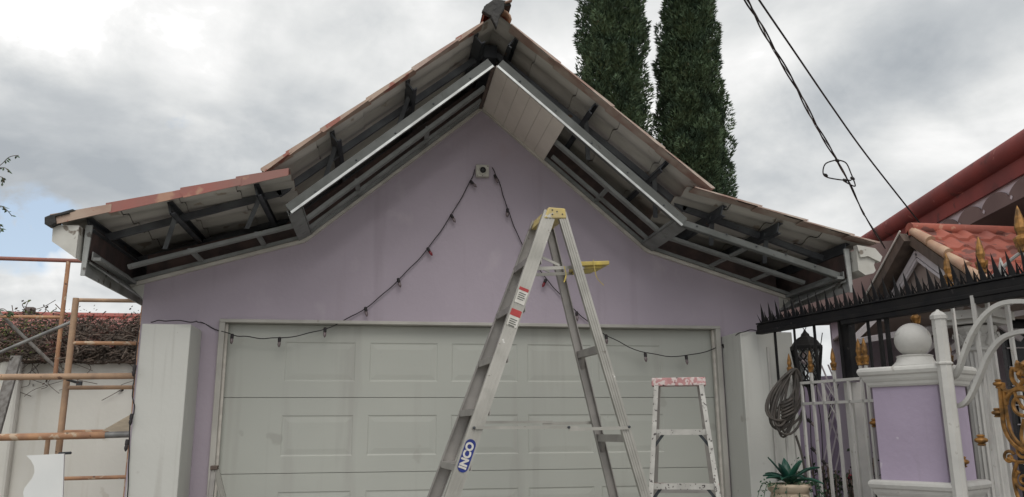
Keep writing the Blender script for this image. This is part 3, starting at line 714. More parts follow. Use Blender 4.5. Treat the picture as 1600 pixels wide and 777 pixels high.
m.build('beam', 'black_iron', bm_, bevel=.003)
m = MB(); m.beam(P0+FD*.78+Z1*(zb-.016), E1+Z1*(zb-.016), FN, Z1, .03, .014); m.build('lower_rail', 'black_iron', bm_, bevel=.002)
k = 0; s = .0
while s < 2.9:
    b0 = P0+FD*s+Z1*(zb+.085); m = MB(); j = random.uniform(-.5, .5)
    def blade(base, tip, w0, th):
        dd = (tip-base); m.add([base-FD*w0-FN*th, base+FD*w0-FN*th, base+FD*w0+FN*th, base-FD*w0+FN*th, tip], [(0, 1, 4), (1, 2, 4), (2, 3, 4), (3, 0, 4), (3, 2, 1, 0)])
    blade(b0, b0+Z1*(.150+.010*j)-FD*.028+FN*.012*j, .019, .006)
    blade(b0+FD*.03, b0+FD*.046+Z1*(.082+.01*j)+FN*.03, .009, .003)
    blade(b0-FD*.02+FN*.01, b0-FD*.035+Z1*.07+FN*.035, .006, .002)
    blade(b0+FD*.012-FN*.01, b0+FD*.03+Z1*.065-FN*.04, .006, .002)
    m.build('spike', 'black_iron', bm_); s += .082; k += 1
for px, zl, w_ in ((1217, 1.9, .007), (1248, 1.9, .006), (1280, 1.92, .007), (1320, 1.9, .007), (1366, 1.95, .007), (1384, 1.9, .010), (1396, 1.9, .010)):
    a = fp(px, zl); m = MB(); m.beam(a, V((a.x, a.y, zb)), FD, FN, w_, w_); m.build('bar', 'black_iron', bm_)
a = fp(1333, 1.9, -.05); m = MB(); m.beam(V((a.x, a.y, 1.9)), V((a.x, a.y, zb)), FD, FN, .035, .03); m.build('post', 'black_iron', bm_, bevel=.003)

def spear(t, p, sc=1.0, name='finial'):
    m = MB(); m.lathe(p, [(.011*sc, 0), (.016*sc, .004*sc), (.016*sc, .014*sc), (.011*sc, .018*sc), (.015*sc, .030*sc), (.020*sc, .042*sc), (.019*sc, .050*sc), (.012*sc, .056*sc), (.013*sc, .062*sc), (.017*sc, .078*sc), (.012*sc, .110*sc), (.005*sc, .138*sc), (.001, .150*sc)], 8)
    for q in (-1, 1): m.beam(V(p)+FD*q*.014*sc+Z1*.018*sc, V(p)+FD*q*.026*sc+Z1*.05*sc, FD, FN, .005*sc, .006*sc, .002*sc, .003*sc)
    return m.build(name, 'gold', t)
def collar(t, p, sc=1.0):
    m = MB(); m.lathe(V(p)-Z1*.03*sc, [(.010*sc, 0), (.020*sc, .004*sc), (.020*sc, .010*sc), (.014*sc, .014*sc), (.030*sc, .022*sc), (.034*sc, .030*sc), (.030*sc, .038*sc), (.014*sc, .046*sc), (.020*sc, .050*sc), (.020*sc, .056*sc), (.010*sc, .06*sc)], 12)
    return m.build('collar', 'gold', t, smooth=True)
fen = thing('picket_fence', 'white iron picket fence with gold spear tips between the garage pillar and ball-topped pillar', 'fence', tuple(P0))
for z in (1.905, 1.765):
    m = MB(); m.beam(P0+FD*.05+Z1*z, fp(1366, z), FN, Z1, .008, .009); m.build('rail', 'white_paint', fen)
for i, (px, top) in enumerate(((1222, 1.9), (1236, 1.97), (1252, 1.9), (1269, 1.97), (1286, 1.9), (1305, 1.97), (1326, 1.9), (1347, 1.985), (1356, 1.985))):
    a = fp(px, 0); m = MB(); m.beam(a, V((a.x, a.y, top)), FD, FN, .008, .008); m.build('picket', 'white_paint', fen)
    if top > 1.95: spear(fen, V((a.x, a.y, top)), 1.0 if i < 7 else 1.15)
a = fp(1331, 0, -.08); m = MB(); m.beam(a, V((a.x, a.y, 1.89)), FD, FN, .040, .035); m.build('post', 'white_paint', fen, bevel=.004)
a = fp(1360, 1.63); collar(fen, a, .9)
m = MB()
for d_ in (0, 1):
    m.beam(fp(1290+d_*14, 1.89), fp(1304-d_*14, 1.78), FN, Z1, .002, .002)
    m.beam(fp(1290+d_*14, 1.78), fp(1304-d_*14, 1.67), FN, Z1, .002, .002)
m.build('wire_mesh', 'white_paint', fen)

# lavender pillar with ball
pc = fp(1434, 0, .0)+FD*.0; ang = math.atan2(FD.y, FD.x)+math.pi/2+.31; PX = V((math.cos(ang), math.sin(ang), 0)); PY = V((-math.sin(ang), math.cos(ang), 0))
pil = thing('ball_pillar', 'lavender gate pillar with white moulded cap and a white concrete ball on top', 'pillar', (pc.x, pc.y, 0))
PW = .185; ztop = 1.915
m = MB(); m.box((pc.x, pc.y, ztop/2), (2*PW, 2*PW, ztop), ang); m.build('shaft', 'lavender_pale', pil, bevel=.004)
def slab(mm, z0, z1, hw): mm.box((pc.x, pc.y, (z0+z1)/2), (2*hw, 2*hw, z1-z0), ang)
def moulding(z, nm):
    mm = MB(); prof = [(.012, 0), (.020, .012), (.024, .026), (.030, .034), (.036, .046), (.040, .062), (.050, .070), (.056, .088), (.052, .104), (.04, .112)]
    rings = []
    for o_, h in prof:
        q = PW+o_; rings.append([pc+PX*a*q+PY*b*q+Z1*(z+h) for a, b in ((-1, -1), (1, -1), (1, 1), (-1, 1))])
    vs = [x for r_ in rings for x in r_]; fs = []
    for i in range(len(rings)-1):
        for k in range(4): fs.append((i*4+k, i*4+(k+1) % 4, (i+1)*4+(k+1) % 4, (i+1)*4+k))
    fs.append(tuple((len(rings)-1)*4+k for k in range(4))); fs.append((3, 2, 1, 0)); mm.add(vs, fs); mm.build(nm, 'white_glossy', pil, bevel=.003)
moulding(ztop-.085, 'cap_moulding'); moulding(1.20, 'base_moulding')
m = MB(); m.lathe((pc.x, pc.y, ztop+.025), [(.128, 0), (.132, .012), (.12, .022), (.103, .04), (.096, .06), (.10, .07), (.083, .075)], 28); m.build('ball_plinth', 'white_glossy', pil, smooth=True)
m = MB(); rb = .101; m.lathe((pc.x, pc.y, ztop+.187), [(max(.004, rb*math.sin(math.pi*k/20)), -rb*math.cos(math.pi*k/20)) for k in range(1, 20)], 32); m.build('ball', 'white_glossy', pil, smooth=True)

# ------------------------------------------------------------------ gate with arched bars
gate = thing('entrance_gate', 'ornate white iron gate with twin arched rails and gilded scrolls at the right edge', 'gate', tuple(fp(1480, 0, .06)))
GO = .06
def gp(px, py): return fpa(px, py, GO)
b = fpa(1466, 494, .13); pz = b.z
post = V((b.x, b.y, 0))
m = MB(); m.lathe(post, [(.038, 0), (.038, pz-.02), (.044, pz-.018), (.044, pz+.002), (.030, pz+.018), (.012, pz+.028), (.006, pz+.036)], 8, rot=.39); m.build('hinge_post', 'white_glossy', gate)
z_ = gp(1475, 572).z; m = MB(); m.lathe(post+Z1*(z_), [(.040, 0), (.046, .004), (.046, .012), (.040, .016)], 8, rot=.39); m.build('post_band', 'white_glossy', gate)
def arc(pts, nm, w_=.016):
    cp = bez([gp(x, y) for x, y in pts], 8); m = MB(); n = len(cp)
    rows = []
    for sgn in (0,):
        ring = []
        for i, p in enumerate(cp):
            t_ = (cp[min(i+1, n-1)]-cp[max(i-1, 0)]).normalized(); nn = FN.cross(t_).normalized()
            ring.append([p+FN*w_*a_+nn*b_*.011 for a_, b_ in ((-1, -1), (-1, 1), (-.3, 1), (-.3, .4), (.3, .4), (.3, 1), (1, 1), (1, -1))])
        vs = [x for r_ in ring for x in r_]; k = 8
        m.add(vs, [(i*k+j, i*k+(j+1) % k, (i+1)*k+(j+1) % k, (i+1)*k+j) for i in range(n-1) for j in range(k)]+[tuple(range(k))[::-1], tuple((n-1)*k+j for j in range(k))])
    return m.build(nm, 'white_glossy', gate, smooth=True)
arc([(1474, 590), (1488, 590), (1497, 580), (1507, 552), (1520, 520), (1540, 492), (1565, 475), (1600, 471), (1640, 478), (1675, 500)], 'arched_rail')
arc([(1480, 634), (1500, 634), (1515, 622), (1530, 590), (1545, 555), (1565, 530), (1592, 519), (1620, 519), (1650, 530)], 'arched_rail')
for x0, y0, w_, tip in ((1519, 462, .0085, 0), (1536, 428, .009, 1.4), (1568, 440, .009, -1), (1481, 570, .0085, 0), (1600, 395, .010, 1.7), (1650, 420, .010, 1.5)):
    b = fpa(x0, y0, -.045 if tip else .03); m = MB(); m.beam(V((b.x, b.y, .05)), b, FD, FN, w_, w_)
    if tip < 0: m.lathe(b, [(.014, 0), (.020, .02), (.018, .06), (.010, .10), (.002, .13)], 8)
    m.build('picket', 'white_paint', gate)
    if tip > 0: spear(gate, b, tip)
spear(gate, V((gp(1484, 572).x, gp(1484, 572).y, gp(1484, 572).z)), 1.1)
for x, y in ((1533, 688), (1504, 722)):
    collar(gate, gp(x, y), 1.0)
# gilded scrollwork panel
scr = MB()
def spiral(cx, cy, r, turns, a0, sgn=1, thick=.012, r_end=.15):
    pts = []
    n = int(26*turns)
    for i in range(n+1):
        t_ = i/n; rr = r*(1-t_*(1-r_end)); a = a0+sgn*2*math.pi*turns*t_
        c_ = gp(cx, cy); pts.append(c_+FD*rr*math.cos(a)+Z1*rr*math.sin(a))
    scr.tube(pts, [thick*(1-.4*i/n) for i in range(n+1)], 6)
def sw(pts, th=.012):
    q = bez([gp(x, y) for x, y in pts], 8); scr.tube(q, [th]*len(q), 6)
spiral(1597, 632, .085, 1.9, math.pi, -1); spiral(1600, 588, .07, 1.6, 2.4, 1); spiral(1577, 715, .034, 1.4, .5, 1, .009); spiral(1597, 705, .04, 1.5, 1, -1, .010)
sw([(1562, 597), (1566, 640), (1570, 670), (1585, 695), (1612, 712)], .013); sw([(1568, 598), (1573, 645), (1580, 675), (1592, 692), (1614, 704)], .009); sw([(1562, 600), (1575, 612), (1592, 604), (1600, 592)], .011)
sw([(1575, 716), (1590, 722), (1610, 722)], .009); spiral(1600, 752, .05, 1.6, 2.0, 1, .010); sw([(1590, 720), (1584, 745), (1592, 780), (1610, 800)], .010); sw([(1585, 612), (1590, 625), (1600, 640)], .009); sw([(1600, 655), (1596, 680), (1600, 700)], .009)
scr.build('gilded_scroll', 'gold', gate, smooth=True)
for k in range(6):
    a = k*math.pi/3; c_ = gp(1598, 577); m = MB(); e = FD*math.cos(a)+Z1*math.sin(a); m.tube([c_, c_+e*.03+FN*.012, c_+e*.052], [.010, .017, .004], 6); m.build('rosette_petal', 'gold', gate, smooth=True)
collar(gate, gp(1560, 600), .8); collar(gate, gp(1558, 645), .8)

for x, y, sc in ((1432, 512, 1.4), (1484, 448, 1.4)):
    b = fpa(x, y, -.30); m = MB(); m.beam(V((b.x, b.y, 0)), b, FD, FN, .008, .008); m.build('picket', 'white_paint', fen); spear(fen, b, sc)
b = fpa(1545, 437, -.045)
m = MB(); m.tube(bez([fpa(x, y, -.045) for x, y in ((1546, 436), (1565, 420), (1585, 402), (1612, 384))], 6), .009, 6); m.build('curved_rail', 'white_paint', gate, smooth=True)

# ------------------------------------------------------------------ lantern on the beam
lc = at(1261, 560, D=5.85); lan = thing('hanging_lantern', 'black lattice lantern with clear panes hanging beneath the spiked beam', 'lantern', (lc.x, lc.y, lc.z))
def hexr(z, r, k): a = k*math.pi/3+.25; return V((lc.x+r*math.cos(a), lc.y+r*math.sin(a), z))
zt0, zb0 = lc.z+.075, lc.z-.17
m = MB(); m.lathe((lc.x, lc.y, zt0), [(.118, 0), (.118, .012), (.105, .022), (.085, .052), (.055, .075), (.034, .085), (.030, .10), (.018, .112), (.008, .125)], 6, rot=.25); m.lathe((lc.x, lc.y, zt0+.11), [(.006, 0), (.012, .01), (.006, .024)], 8); m.build('roof', 'black_iron', lan, bevel=.002)
m = MB()
for k in range(6):
    m.beam(hexr(zb0, .072, k), hexr(zt0, .108, k), FD, FN, .007, .007)
    m.beam(hexr(zt0-.004, .108, k), hexr(zt0-.004, .108, k+1), FN, Z1, .006, .010); m.beam(hexr(zb0, .072, k), hexr(zb0, .072, k+1), FN, Z1, .006, .010)
    for i in range(4):
        for s_ in (0, 1):
            za, zb1 = zb0+(zt0-zb0)*i/4, zb0+(zt0-zb0)*(i+1)/4; ra, rb1 = .072+.036*i/4, .072+.036*(i+1)/4
            a, b = hexr(za, ra, k+.33), hexr(zb1, rb1, k+.33); c_, d = hexr(za, ra, k+.67), hexr(zb1, rb1, k+.67)
            a, c_ = hexr(za, ra, k).lerp(hexr(za, ra, k+1), .28), hexr(za, ra, k).lerp(hexr(za, ra, k+1), .72)
            b, d = hexr(zb1, rb1, k).lerp(hexr(zb1, rb1, k+1), .28), hexr(zb1, rb1, k).lerp(hexr(zb1, rb1, k+1), .72)
            m.tube([a, (a+c_+b+d)/4 + ((a-c_) if s_ else (a-c_))*0, d] if s_ else [c_, (a+c_+b+d)/4, b], .0055, 5)
m.build('cage', 'black_iron', lan)
m = MB(); m.lathe((lc.x, lc.y, zb0+.006), [(.064, 0), (.098, zt0-zb0-.012)], 6, rot=.25); m.build('glass', 'lantern_glass', lan)
m = MB(); m.lathe((lc.x, lc.y, zb0-.16), [(.006, 0), (.014, .012), (.008, .03), (.012, .05), (.016, .09), (.022, .12), (.06, .145), (.074, .16)], 8); m.build('drop_finial', 'black_iron', lan, smooth=True)
m = MB()
hk = fp(1261, zb)
m.tube(bez([V((lc.x, lc.y, zt0+.13)), V((lc.x+.012, lc.y, zt0+.15)), V((lc.x, lc.y, zt0+.175)), V((lc.x-.012, lc.y, zt0+.15)), V((lc.x, lc.y, zt0+.13))], 5), .003, 5); m.tube([V((lc.x, lc.y, zt0+.172)), V((hk.x, hk.y, zb+.03))], .004, 5)
m.build('hook', 'black_iron', lan)

# loose clear bulbs dangling behind the picket fence
t = thing('string_lights', 'thin dark cords with clear bulbs dangling below the lantern behind the pickets', 'string lights', tuple(at(1268, 600, D=5.7)))
m = MB()
for pts in ([(1272, 540), (1262, 580), (1266, 640), (1268, 702), (1276, 777)], [(1240, 520), (1247, 560), (1253, 620), (1262, 660)], [(1285, 520), (1276, 600), (1283, 660), (1286, 722), (1290, 777)], [(1300, 620), (1294, 660), (1310, 600)]):
    m.tube(bez([at(x, y, D=5.68) for x, y in pts], 6), .0035, 5)
m.build('cord', 'cord_dark', t, smooth=True)
for x, y in ((1268, 700), (1285, 720), (1247, 558), (1262, 655)): bulb(t, at(x, y, D=5.66), (.5, -.2, -.6), 'bulb_clear')

# ------------------------------------------------------------------ coiled hose hung on the fence
hc = fpa(1236, 582, .03); t = thing('coiled_hose', 'bundle of grey brown cable hung in long loops over a gold picket tip', 'hose', tuple(hc))
m = MB(); rnd = random.Random(3)
for i in range(12):
    w_ = .05+.125*rnd.random(); h = .26+.20*rnd.random(); off = .012+.006*(i % 6); sk = -.08-.12*rnd.random()+.02*i/13
    pts = []
    for k in range(28):
        a = 2*math.pi*k/28; r_ = (1-math.cos(a))/2
        x = w_*math.sin(a)*(.35+.65*r_**.6)+sk*r_*.9; z = -h*r_
        pts.append(hc-FD*x*-1*.0+V((x*.98, -.01-off+.012*math.sin(a*2+i), z+.02)))
    pts.append(pts[0]); m.tube(pts, .0082, 6, cap=False)
m.tube(bez([hc+V((-.03, -.05, -.43)), hc+V((0, -.05, -.55)), hc+V((.02, -.05, -.72))], 6), .008, 6)
for k in range(5): m.tube([hc+V((-.085+.012*math.cos(a), -.06+.03*math.sin(a), -.20-.022*k)) + V((.03*math.cos(a), 0, .02*math.cos(a))) for a in [2*math.pi*j/12 for j in range(13)]], .008, 5, cap=False)
tag(t, t['label'], 'hose'); m.build('loop', 'hose', t, smooth=True)

# ------------------------------------------------------------------ potted agave with trailing ivy
pcn = at(1233, 757, D=5.0); pt_ = thing('potted_plant', 'dark green agave and trailing ivy in a cream scrolled pot by the white fence', 'potted plant', (pcn.x, pcn.y, 0))
zt1 = pcn.z
m = MB(); m.lathe((pcn.x, pcn.y, zt1-.42), [(.07, 0), (.085, .02), (.095, .12), (.115, .26), (.12, .34), (.112, .37), (.128, .385), (.132, .41), (.122, .425), (.105, .42)], 28); po = m.build('pot', 'pot', pt_, smooth=True)
m = MB()
for s_ in (-1, 1):
    m.tube([V((pcn.x+s_*(.035+.032*(1-k/26)*math.cos(k*.42)), pcn.y-.118, zt1-.10+.045*(1-k/26)*math.sin(k*.42))) for k in range(22)], .007, 6)
m.build('relief', 'pot', po, smooth=True)
m = MB(); m.box((pcn.x, pcn.y, (zt1-.42)/2), (.26, .26, zt1-.42)); m.build('pedestal', 'white_glossy', pt_, bevel=.01)
rnd = random.Random(11)
def leaf(m, base, dirv, ln, wd_, droop, up0):
    dirv = V(dirv).normalized(); side = dirv.cross(Z1).normalized(); rows = []
    for i in range(9):
        s = i/8; c_ = V(base)+dirv*ln*s+Z1*(up0*s-droop*s*s)*ln; w_ = wd_*(math.sin(math.pi*min(1, .18+s*.86))**.7)*(1 if s < .97 else .1)
        rows.append([c_-side*w_+Z1*.35*w_, c_-Z1*.006, c_+side*w_+Z1*.35*w_])
    m.grid(rows)
for k in range(15):
    a = 2*math.pi*k/15+rnd.uniform(-.15, .15); upv = rnd.uniform(.25, 1.1) if k % 3 else 1.6
    m = MB(); leaf(m, (pcn.x, pcn.y, zt1+.005), (math.cos(a), math.sin(a)*.9, 0), rnd.uniform(.15, .21)*(1 if upv < 1.3 else .55), .028, .45 if upv < 1.3 else .2, upv); m.build('leaf', 'agave', pt_, smooth=True, solid=.004)
m = MB()
def leaflets(m, pts, n, sz, rnd, spread=.012):
    for i in range(n):
        p = pts[int(rnd.random()*(len(pts)-1))]+V((rnd.gauss(0, spread), rnd.gauss(0, spread), rnd.gauss(0, spread)))
        a = V((rnd.gauss(0, 1), rnd.gauss(0, 1), rnd.gauss(0, 1))).normalized(); b = a.orthogonal().normalized(); c_ = a.cross(b)
        m.add([p-b*sz, p-c_*sz*.6, p+b*sz, p+c_*sz*.6], [(0, 1, 2, 3)])
for k in range(9):
    a = -math.pi+math.pi*k/8; e = V((math.cos(a), math.sin(a)*.6, 0)); b0 = V((pcn.x, pcn.y, zt1))+e*.11
    pts = bez([b0, b0+e*.06+Z1*.01, b0+e*.10-Z1*.06, b0+e*(.11)-Z1*rnd.uniform(.10, .22)], 8); m.tube(pts, .002, 4); leaflets(m, pts, 26, .010, rnd)
pts = [V((pcn.x+.05, pcn.y, zt1+.02+.012*i)) for i in range(12)]; leaflets(m, pts, 50, .009, rnd, .02)
m.build('ivy', 'ivy', pt_)

# bushes behind the fence
def bush(px, py, D, w_, h, label, flower=False):
    c = at(px, py, D=D); t = thing('shrub', label, 'shrub', (c.x, c.y, 0)); rnd = random.Random(int(px)); m = MB(); s = MB(); fl2 = MB()
    for k in range(16):
        e = V((rnd.uniform(-1, 1), rnd.uniform(-1, 1), 0)); pts = bez([V((c.x, c.y, 0)), V((c.x, c.y, c.z*.5))+e*w_*.4, V((c.x, c.y, c.z+rnd.uniform(-.2, 1)*h))+e*w_], 8)
        s.tube(pts, [.006]*len(pts), 4); leaflets(m, pts[8:], 45, .022, rnd, .04)
        if flower and k % 5 == 0: fl2.lathe(pts[-1], [(.004, 0), (.022, .01), (.024, .03), (.004, .04)], 8)
    s.build('stem', 'vine_stem', t); m.build('foliage', 'bush', t)
    if flower: fl2.build('flower', 'flower_red', t)
bush(1300, 760, 6.4, .16, .25, 'dark leafy shrub growing behind the picket fence near the potted agave')
bush(1338, 745, 6.3, .14, .25, 'dark shrub with small red blooms beside the lavender ball pillar', True)

# ------------------------------------------------------------------ neighbour house on the right
HA, HB_ = at(1325, 385, D=10.6), at(1600, 205, D=6.5)
HA.z = HB_.z = 3.935; he = (HB_-HA).normalized(); hin = V((-he.y, he.x, 0))
if hin.x < 0: hin = -hin
H0, H1 = HA-he*.8, HB_+he*2.2
house = thing('house', 'large lavender house with wide dark red eaves beyond the gate', 'house', (5.6, 1.0, 0))
m = MB(); pts = []
rows = []
for k in range(9):
    a = math.pi*.5+math.pi*k/8*1.05-.1
    o_ = -hin*(-.085*math.cos(a)) ; 
sec = []
for k in range(11):
    a = R(95+k*17); sec.append((.095*math.cos(a), -.095+.095*math.sin(a)))
sec += [(.0, -.19), (.02, -.19), (.03, .0)]
rows = [[H+hin*x+Z1*z for x, z in sec] for H in (H0, HA, HA.lerp(HB_, .33), HA.lerp(HB_, .66), HB_, H1)]
m.grid(rows); m.build('ridge_roll', 'eave_red', house, smooth=True)
m = MB(); m.prism([H0+hin*.0-Z1*.18, H0+hin*.02-Z1*.18, H0+hin*.04-Z1*.32, H0+hin*.02-Z1*.32], H1-H0); m.build('fascia', 'eave_red', house)
m = MB(); m.prism([H0+hin*.02, H0+hin*4.5+Z1*1.5, H0+hin*4.5+Z1*1.42, H0+hin*.02-Z1*.08], H1-H0); m.build('roof', 'eave_red', house)
# pale board with a scalloped brown valance in front of it, then the brown soffit
zs = .50
m = MB(); m.prism([H0+hin*.05-Z1*.30, H0+hin*.06-Z1*.30, H0+hin*.06-Z1*.47, H0+hin*.05-Z1*.47], H1-H0); m.build('pale_board', 'valance', house)
m = MB(); Ltot = (H1-H0).length; pitch = .46; n = int(Ltot/.02); e1 = []; e0 = []
for i in range(n+1):
    ph = (i*.02/pitch) % 1; hump = abs(math.sin(math.pi*ph))**.62
    e1.append(H0+he*(i*.02)+hin*.035-Z1*(.435-.095*hump)); e0.append(H0+he*(i*.02)+hin*.035-Z1*zs)
m.grid([e0, e1]); m.build('scalloped_valance', 'soffit_brown', house, solid=.01)
m = MB(); m.prism([H0+hin*.035-Z1*zs, H0+hin*3.0-Z1*zs, H0+hin*3.0-Z1*(zs-.012), H0+hin*.035-Z1*(zs-.012)], H1-H0); m.build('soffit', 'soffit_brown', house)
for k in range(int(Ltot/pitch)+1):
    p = H0+he*(k*pitch+.05)+hin*.028-Z1*.455; m = MB(); m.prism([p+he*.022, p+Z1*.020, p-he*.022, p-Z1*.020], hin*-.004); m.build('valance_diamond', 'valance', house)
m = MB()
for o_ in (1.1, 2.0): m.beam(H0+hin*o_-Z1*(zs+.008), H1+hin*o_-Z1*(zs+.008), hin, Z1, .02, .008)
m.build('soffit_batten', 'wood_dark', house)
# walls
m = MB(); K0 = at(1306, 600, D=9.0); K1 = at(1700, 600, D=8.3); kd = (V((K1.x, K1.y, 0))-V((K0.x, K0.y, 0))).normalized(); kn = V((-kd.y, kd.x, 0))
m.beam(V((K0.x, K0.y, 1.38)), V((K1.x, K1.y, 1.38)), Z1, kn, 1.38, .1); m.build('wall', 'lavender', house)
m = MB(); m.beam(V((K0.x, K0.y, 3.20))-kd*1.05, V((K1.x, K1.y, 3.20)), Z1, kn, .43, .22); m.build('upper_wall', 'soffit_brown', house)
# porch ceiling and gable
GA, GN, GFp = at(1425, 360, D=6.0), at(1530, 441, D=5.3), at(1345, 476, D=6.7)
GX = 3.745; GA = V((GX, -.76, 3.03)); gs = .80
def gy(yy): return V((GX, yy, 3.03-abs(yy+.76)*.78))
m = MB(); m.prism([(GX+.12, -1.42, 2.55), (GX+.12, .02, 2.55), (K0.x, K0.y, 2.55), (7.5, K0.y, 2.55), (7.5, -1.42, 2.55)], (0, 0, .02)); m.build('porch_ceiling', 'ceiling_brown', house)
porch = MB()
def pr_(y): return 3.03-abs(y+.76)*.78
# near slope: rounded clay tiles; far slope: plain sheet
rows = []; xs = [GX+.0+i*.02 for i in range(int(2.4/.02))]; courses = 5; y0, y1 = -.76, -1.46
for c_ in range(courses):
    for t_ in (0, 1):
        y = y0+(y1-y0)*(c_+t_)/courses; rows.append([V((x, y, pr_(y)+.028*max(0, math.sin(2*math.pi*(x-GX)/.19+1.2))**.7+.022*t_+.01)) for x in xs])
porch.grid(rows[::-1]); porch.build('tiled_porch_roof', 'tile_red', house, smooth=True, solid=.012)
m = MB(); m.prism([(GX-.02, -.74, 3.045), (GX-.02, -.08, 3.045-.66*.78), (GX-.02, -.08, 3.0-.66*.78), (GX-.02, -.74, 3.0)], (2.4, 0, 0)); m.build('porch_roof_far', 'ceiling_brown', house)
for k in range(4):      # rounded tan barge tiles on the near rake
    ya = -.78-.165*k; yb = ya-.18; m = MB(); m.tube([V((GX-.01, ya, pr_(ya)+.015)), V((GX-.012, yb, pr_(yb)+.035))], [.030, .042], 10); m.build('barge_tile', 'tile_tan', house, smooth=True)
m = MB(); m.tube([V((GX-.02, -.76, 3.05)), V((GX+2.3, -.76, 3.05))], .05, 10); m.build('ridge_tile', 'tile_red', house, smooth=True)
m = MB(); m.beam((GX-.02, -.74, 2.99), (GX-.02, .14, 2.99-.88*.78), X1, (0, .78, 1), .06, .045); m.build('barge_board', 'wood_dark', house)
m = MB(); m.beam((GX-.0, -.76, 2.965), (GX-.0, -1.42, 2.965-.66*.78), X1, (0, -.78, 1), .03, .035); m.build('barge_board', 'wood_dark', house)
m = MB(); m.beam((GX-.085, -.74, 3.037), (GX-.085, .14, 3.037-.88*.78), X1, (0, .78, 1), .004, .007); m.build('rake_edging', 'trim_beige', house)
for s_ in (-1, 1):
    m = MB(); m.beam((GX+.02, -.76+s_*.0, 2.87), (GX+.02, -.76+s_*.52, 2.87-.52*.78), X1, (0, s_*.78, 1), .012, .022); m.build('gable_trim', 'truss_white', house)
    m = MB(); m.beam((GX+.016, -.76+s_*.0, 2.82), (GX+.016, -.76+s_*.50, 2.82-.50*.78), X1, (0, s_*.78, 1), .010, .010); m.build('gable_trim', 'truss_white', house)
m = MB(); m.prism([(GX+.05, -.76, 2.95), (GX+.05, -1.40, 2.45), (GX+.05, -.12, 2.45)], (.03, 0, 0)); m.build('gable_infill', 'ceiling_brown', house)
m = MB(); a, b = at(1490, 445, D=7.5), at(1700, 420, D=6.8); m.beam(a, b, Z1, kn, .02, .02)
m.build('porch_beam', 'soffit_brown', house)
# fluted column with capital
cc = at(1535, 600, D=5.7); cl = MB(); n = 40
vs = []
ztc = at(1520, 545, D=5.7).z
for z, r_ in ((0, .115), (ztc, .098)):
    vs.append([V((cc.x+(r_-.010*(k % 2))*math.cos(2*math.pi*k/n), cc.y+(r_-.010*(k % 2))*math.sin(2*math.pi*k/n), z)) for k in range(n)])
cl.add(vs[0]+vs[1], [(k, (k+1) % n, n+(k+1) % n, n+k) for k in range(n)]); cl.build('column_shaft', 'white_glossy', house)
m = MB(); m.lathe((cc.x, cc.y, ztc-.02), [(.10, 0), (.112, .01), (.112, .025), (.10, .03), (.10, .05), (.125, .10), (.12, .115), (.14, .16), (.135, .18)], 16); 
for k in range(12):
    a = 2*math.pi*k/12; e = V((math.cos(a), math.sin(a), 0)); p = V((cc.x, cc.y, ztc+.03))+e*.10; m.tube([p, p+e*.025+Z1*.06, p+e*.045+Z1*.075, p+e*.05+Z1*.05], [.02, .018, .012, .006], 6)
m.box((cc.x, cc.y, ztc+.19), (.33, .33, .035), ang); m.box((cc.x, cc.y, ztc+.235), (.40, .40, .06), ang); m.build('column_capital', 'white_glossy', house)
# dark barred window behind the gate
wa, wb = at(1562, 500, D=7.0), at(1700, 790, D=6.6); m = MB()
wx = V((wb.x-wa.x, wb.y-wa.y, 0)).normalized(); m.beam(V((wa.x, wa.y, .6)), V((wa.x, wa.y, 2.75)), wx, wx.cross(Z1), .0, .03) if False else None
cW = V((wa.x, wa.y, 0))+wx*.6; m.beam(cW+Z1*.4, cW+Z1*2.6, wx, wx.cross(Z1), .6, .03); win = m.build('window', 'window_dark', house)
m = MB(); nw = wx.cross(Z1); nw = nw if nw.y < 0 else -nw
for k in range(8): m.beam(cW+wx*(-.56+.16*k)+nw*.05+Z1*.4, cW+wx*(-.56+.16*k)+nw*.05+Z1*2.6, wx, nw, .005, .005)
for k in range(13): m.beam(cW-wx*.6+nw*.055+Z1*(.5+.16*k), cW+wx*.6+nw*.055+Z1*(.5+.16*k), Z1, nw, .005, .005)
m.build('grille', 'truss_white', win)
# white framed roof truss standing in front of the porch
tr = thing('white_truss', 'white metal roof truss frame seen below the black beam behind the ball pillar', 'truss', tuple(at(1480, 777, D=6.0)))
def tb(a, b, w_=.018, D=6.2, D2=None):
    p, q = at(*a, D=D), at(*b, D=D2 or D); m = MB(); m.beam(p, q, (q-p).cross(fw), fw, w_, w_); m.build('strut', 'truss_white', tr)
tb((1335, 534), (1620, 484), .020, 6.3, 6.0); tb((1440, 530), (1502, 478), .020); tb((1483, 545), (1600, 455), .022); tb((1508, 470), (1595, 530), .020)
tb((1332, 532), (1368, 497), .018); tb((1400, 590), (1478, 520), .018); tb((1478, 566), (1540, 520), .022); tb((1600, 470), (1660, 520), .02)
tb((1620, 484), (1640, 900), .025, 6.0)

# garden wall and trellis beyond
gw = thing('garden_wall', 'low lavender wall with whitish trellis far behind the picket fence', 'wall', tuple(at(1280, 680, D=11)))
a, b = at(1210, 590, D=11), at(1340, 590, D=10.2); a.z = b.z = 0; m = MB(); dd = (b-a).normalized(); m.beam(a+Z1*1.13, b+Z1*1.13, Z1, dd.cross(Z1), 1.13, .08); m.build('wall_body', 'lavender_pale', gw)
m = MB(); nrm = dd.cross(Z1); nrm = nrm if nrm.y < 0 else -nrm
for k in range(8):
    p = a+dd*(.55+k*.09)+nrm*.12; m.beam(p+Z1*.9, p+Z1*2.4+dd*.5, dd, nrm, .010, .006); m.beam(p+Z1*.9+dd*.5, p+Z1*2.4, dd, nrm, .010, .006)
m.build('trellis', 'truss_white', gw)

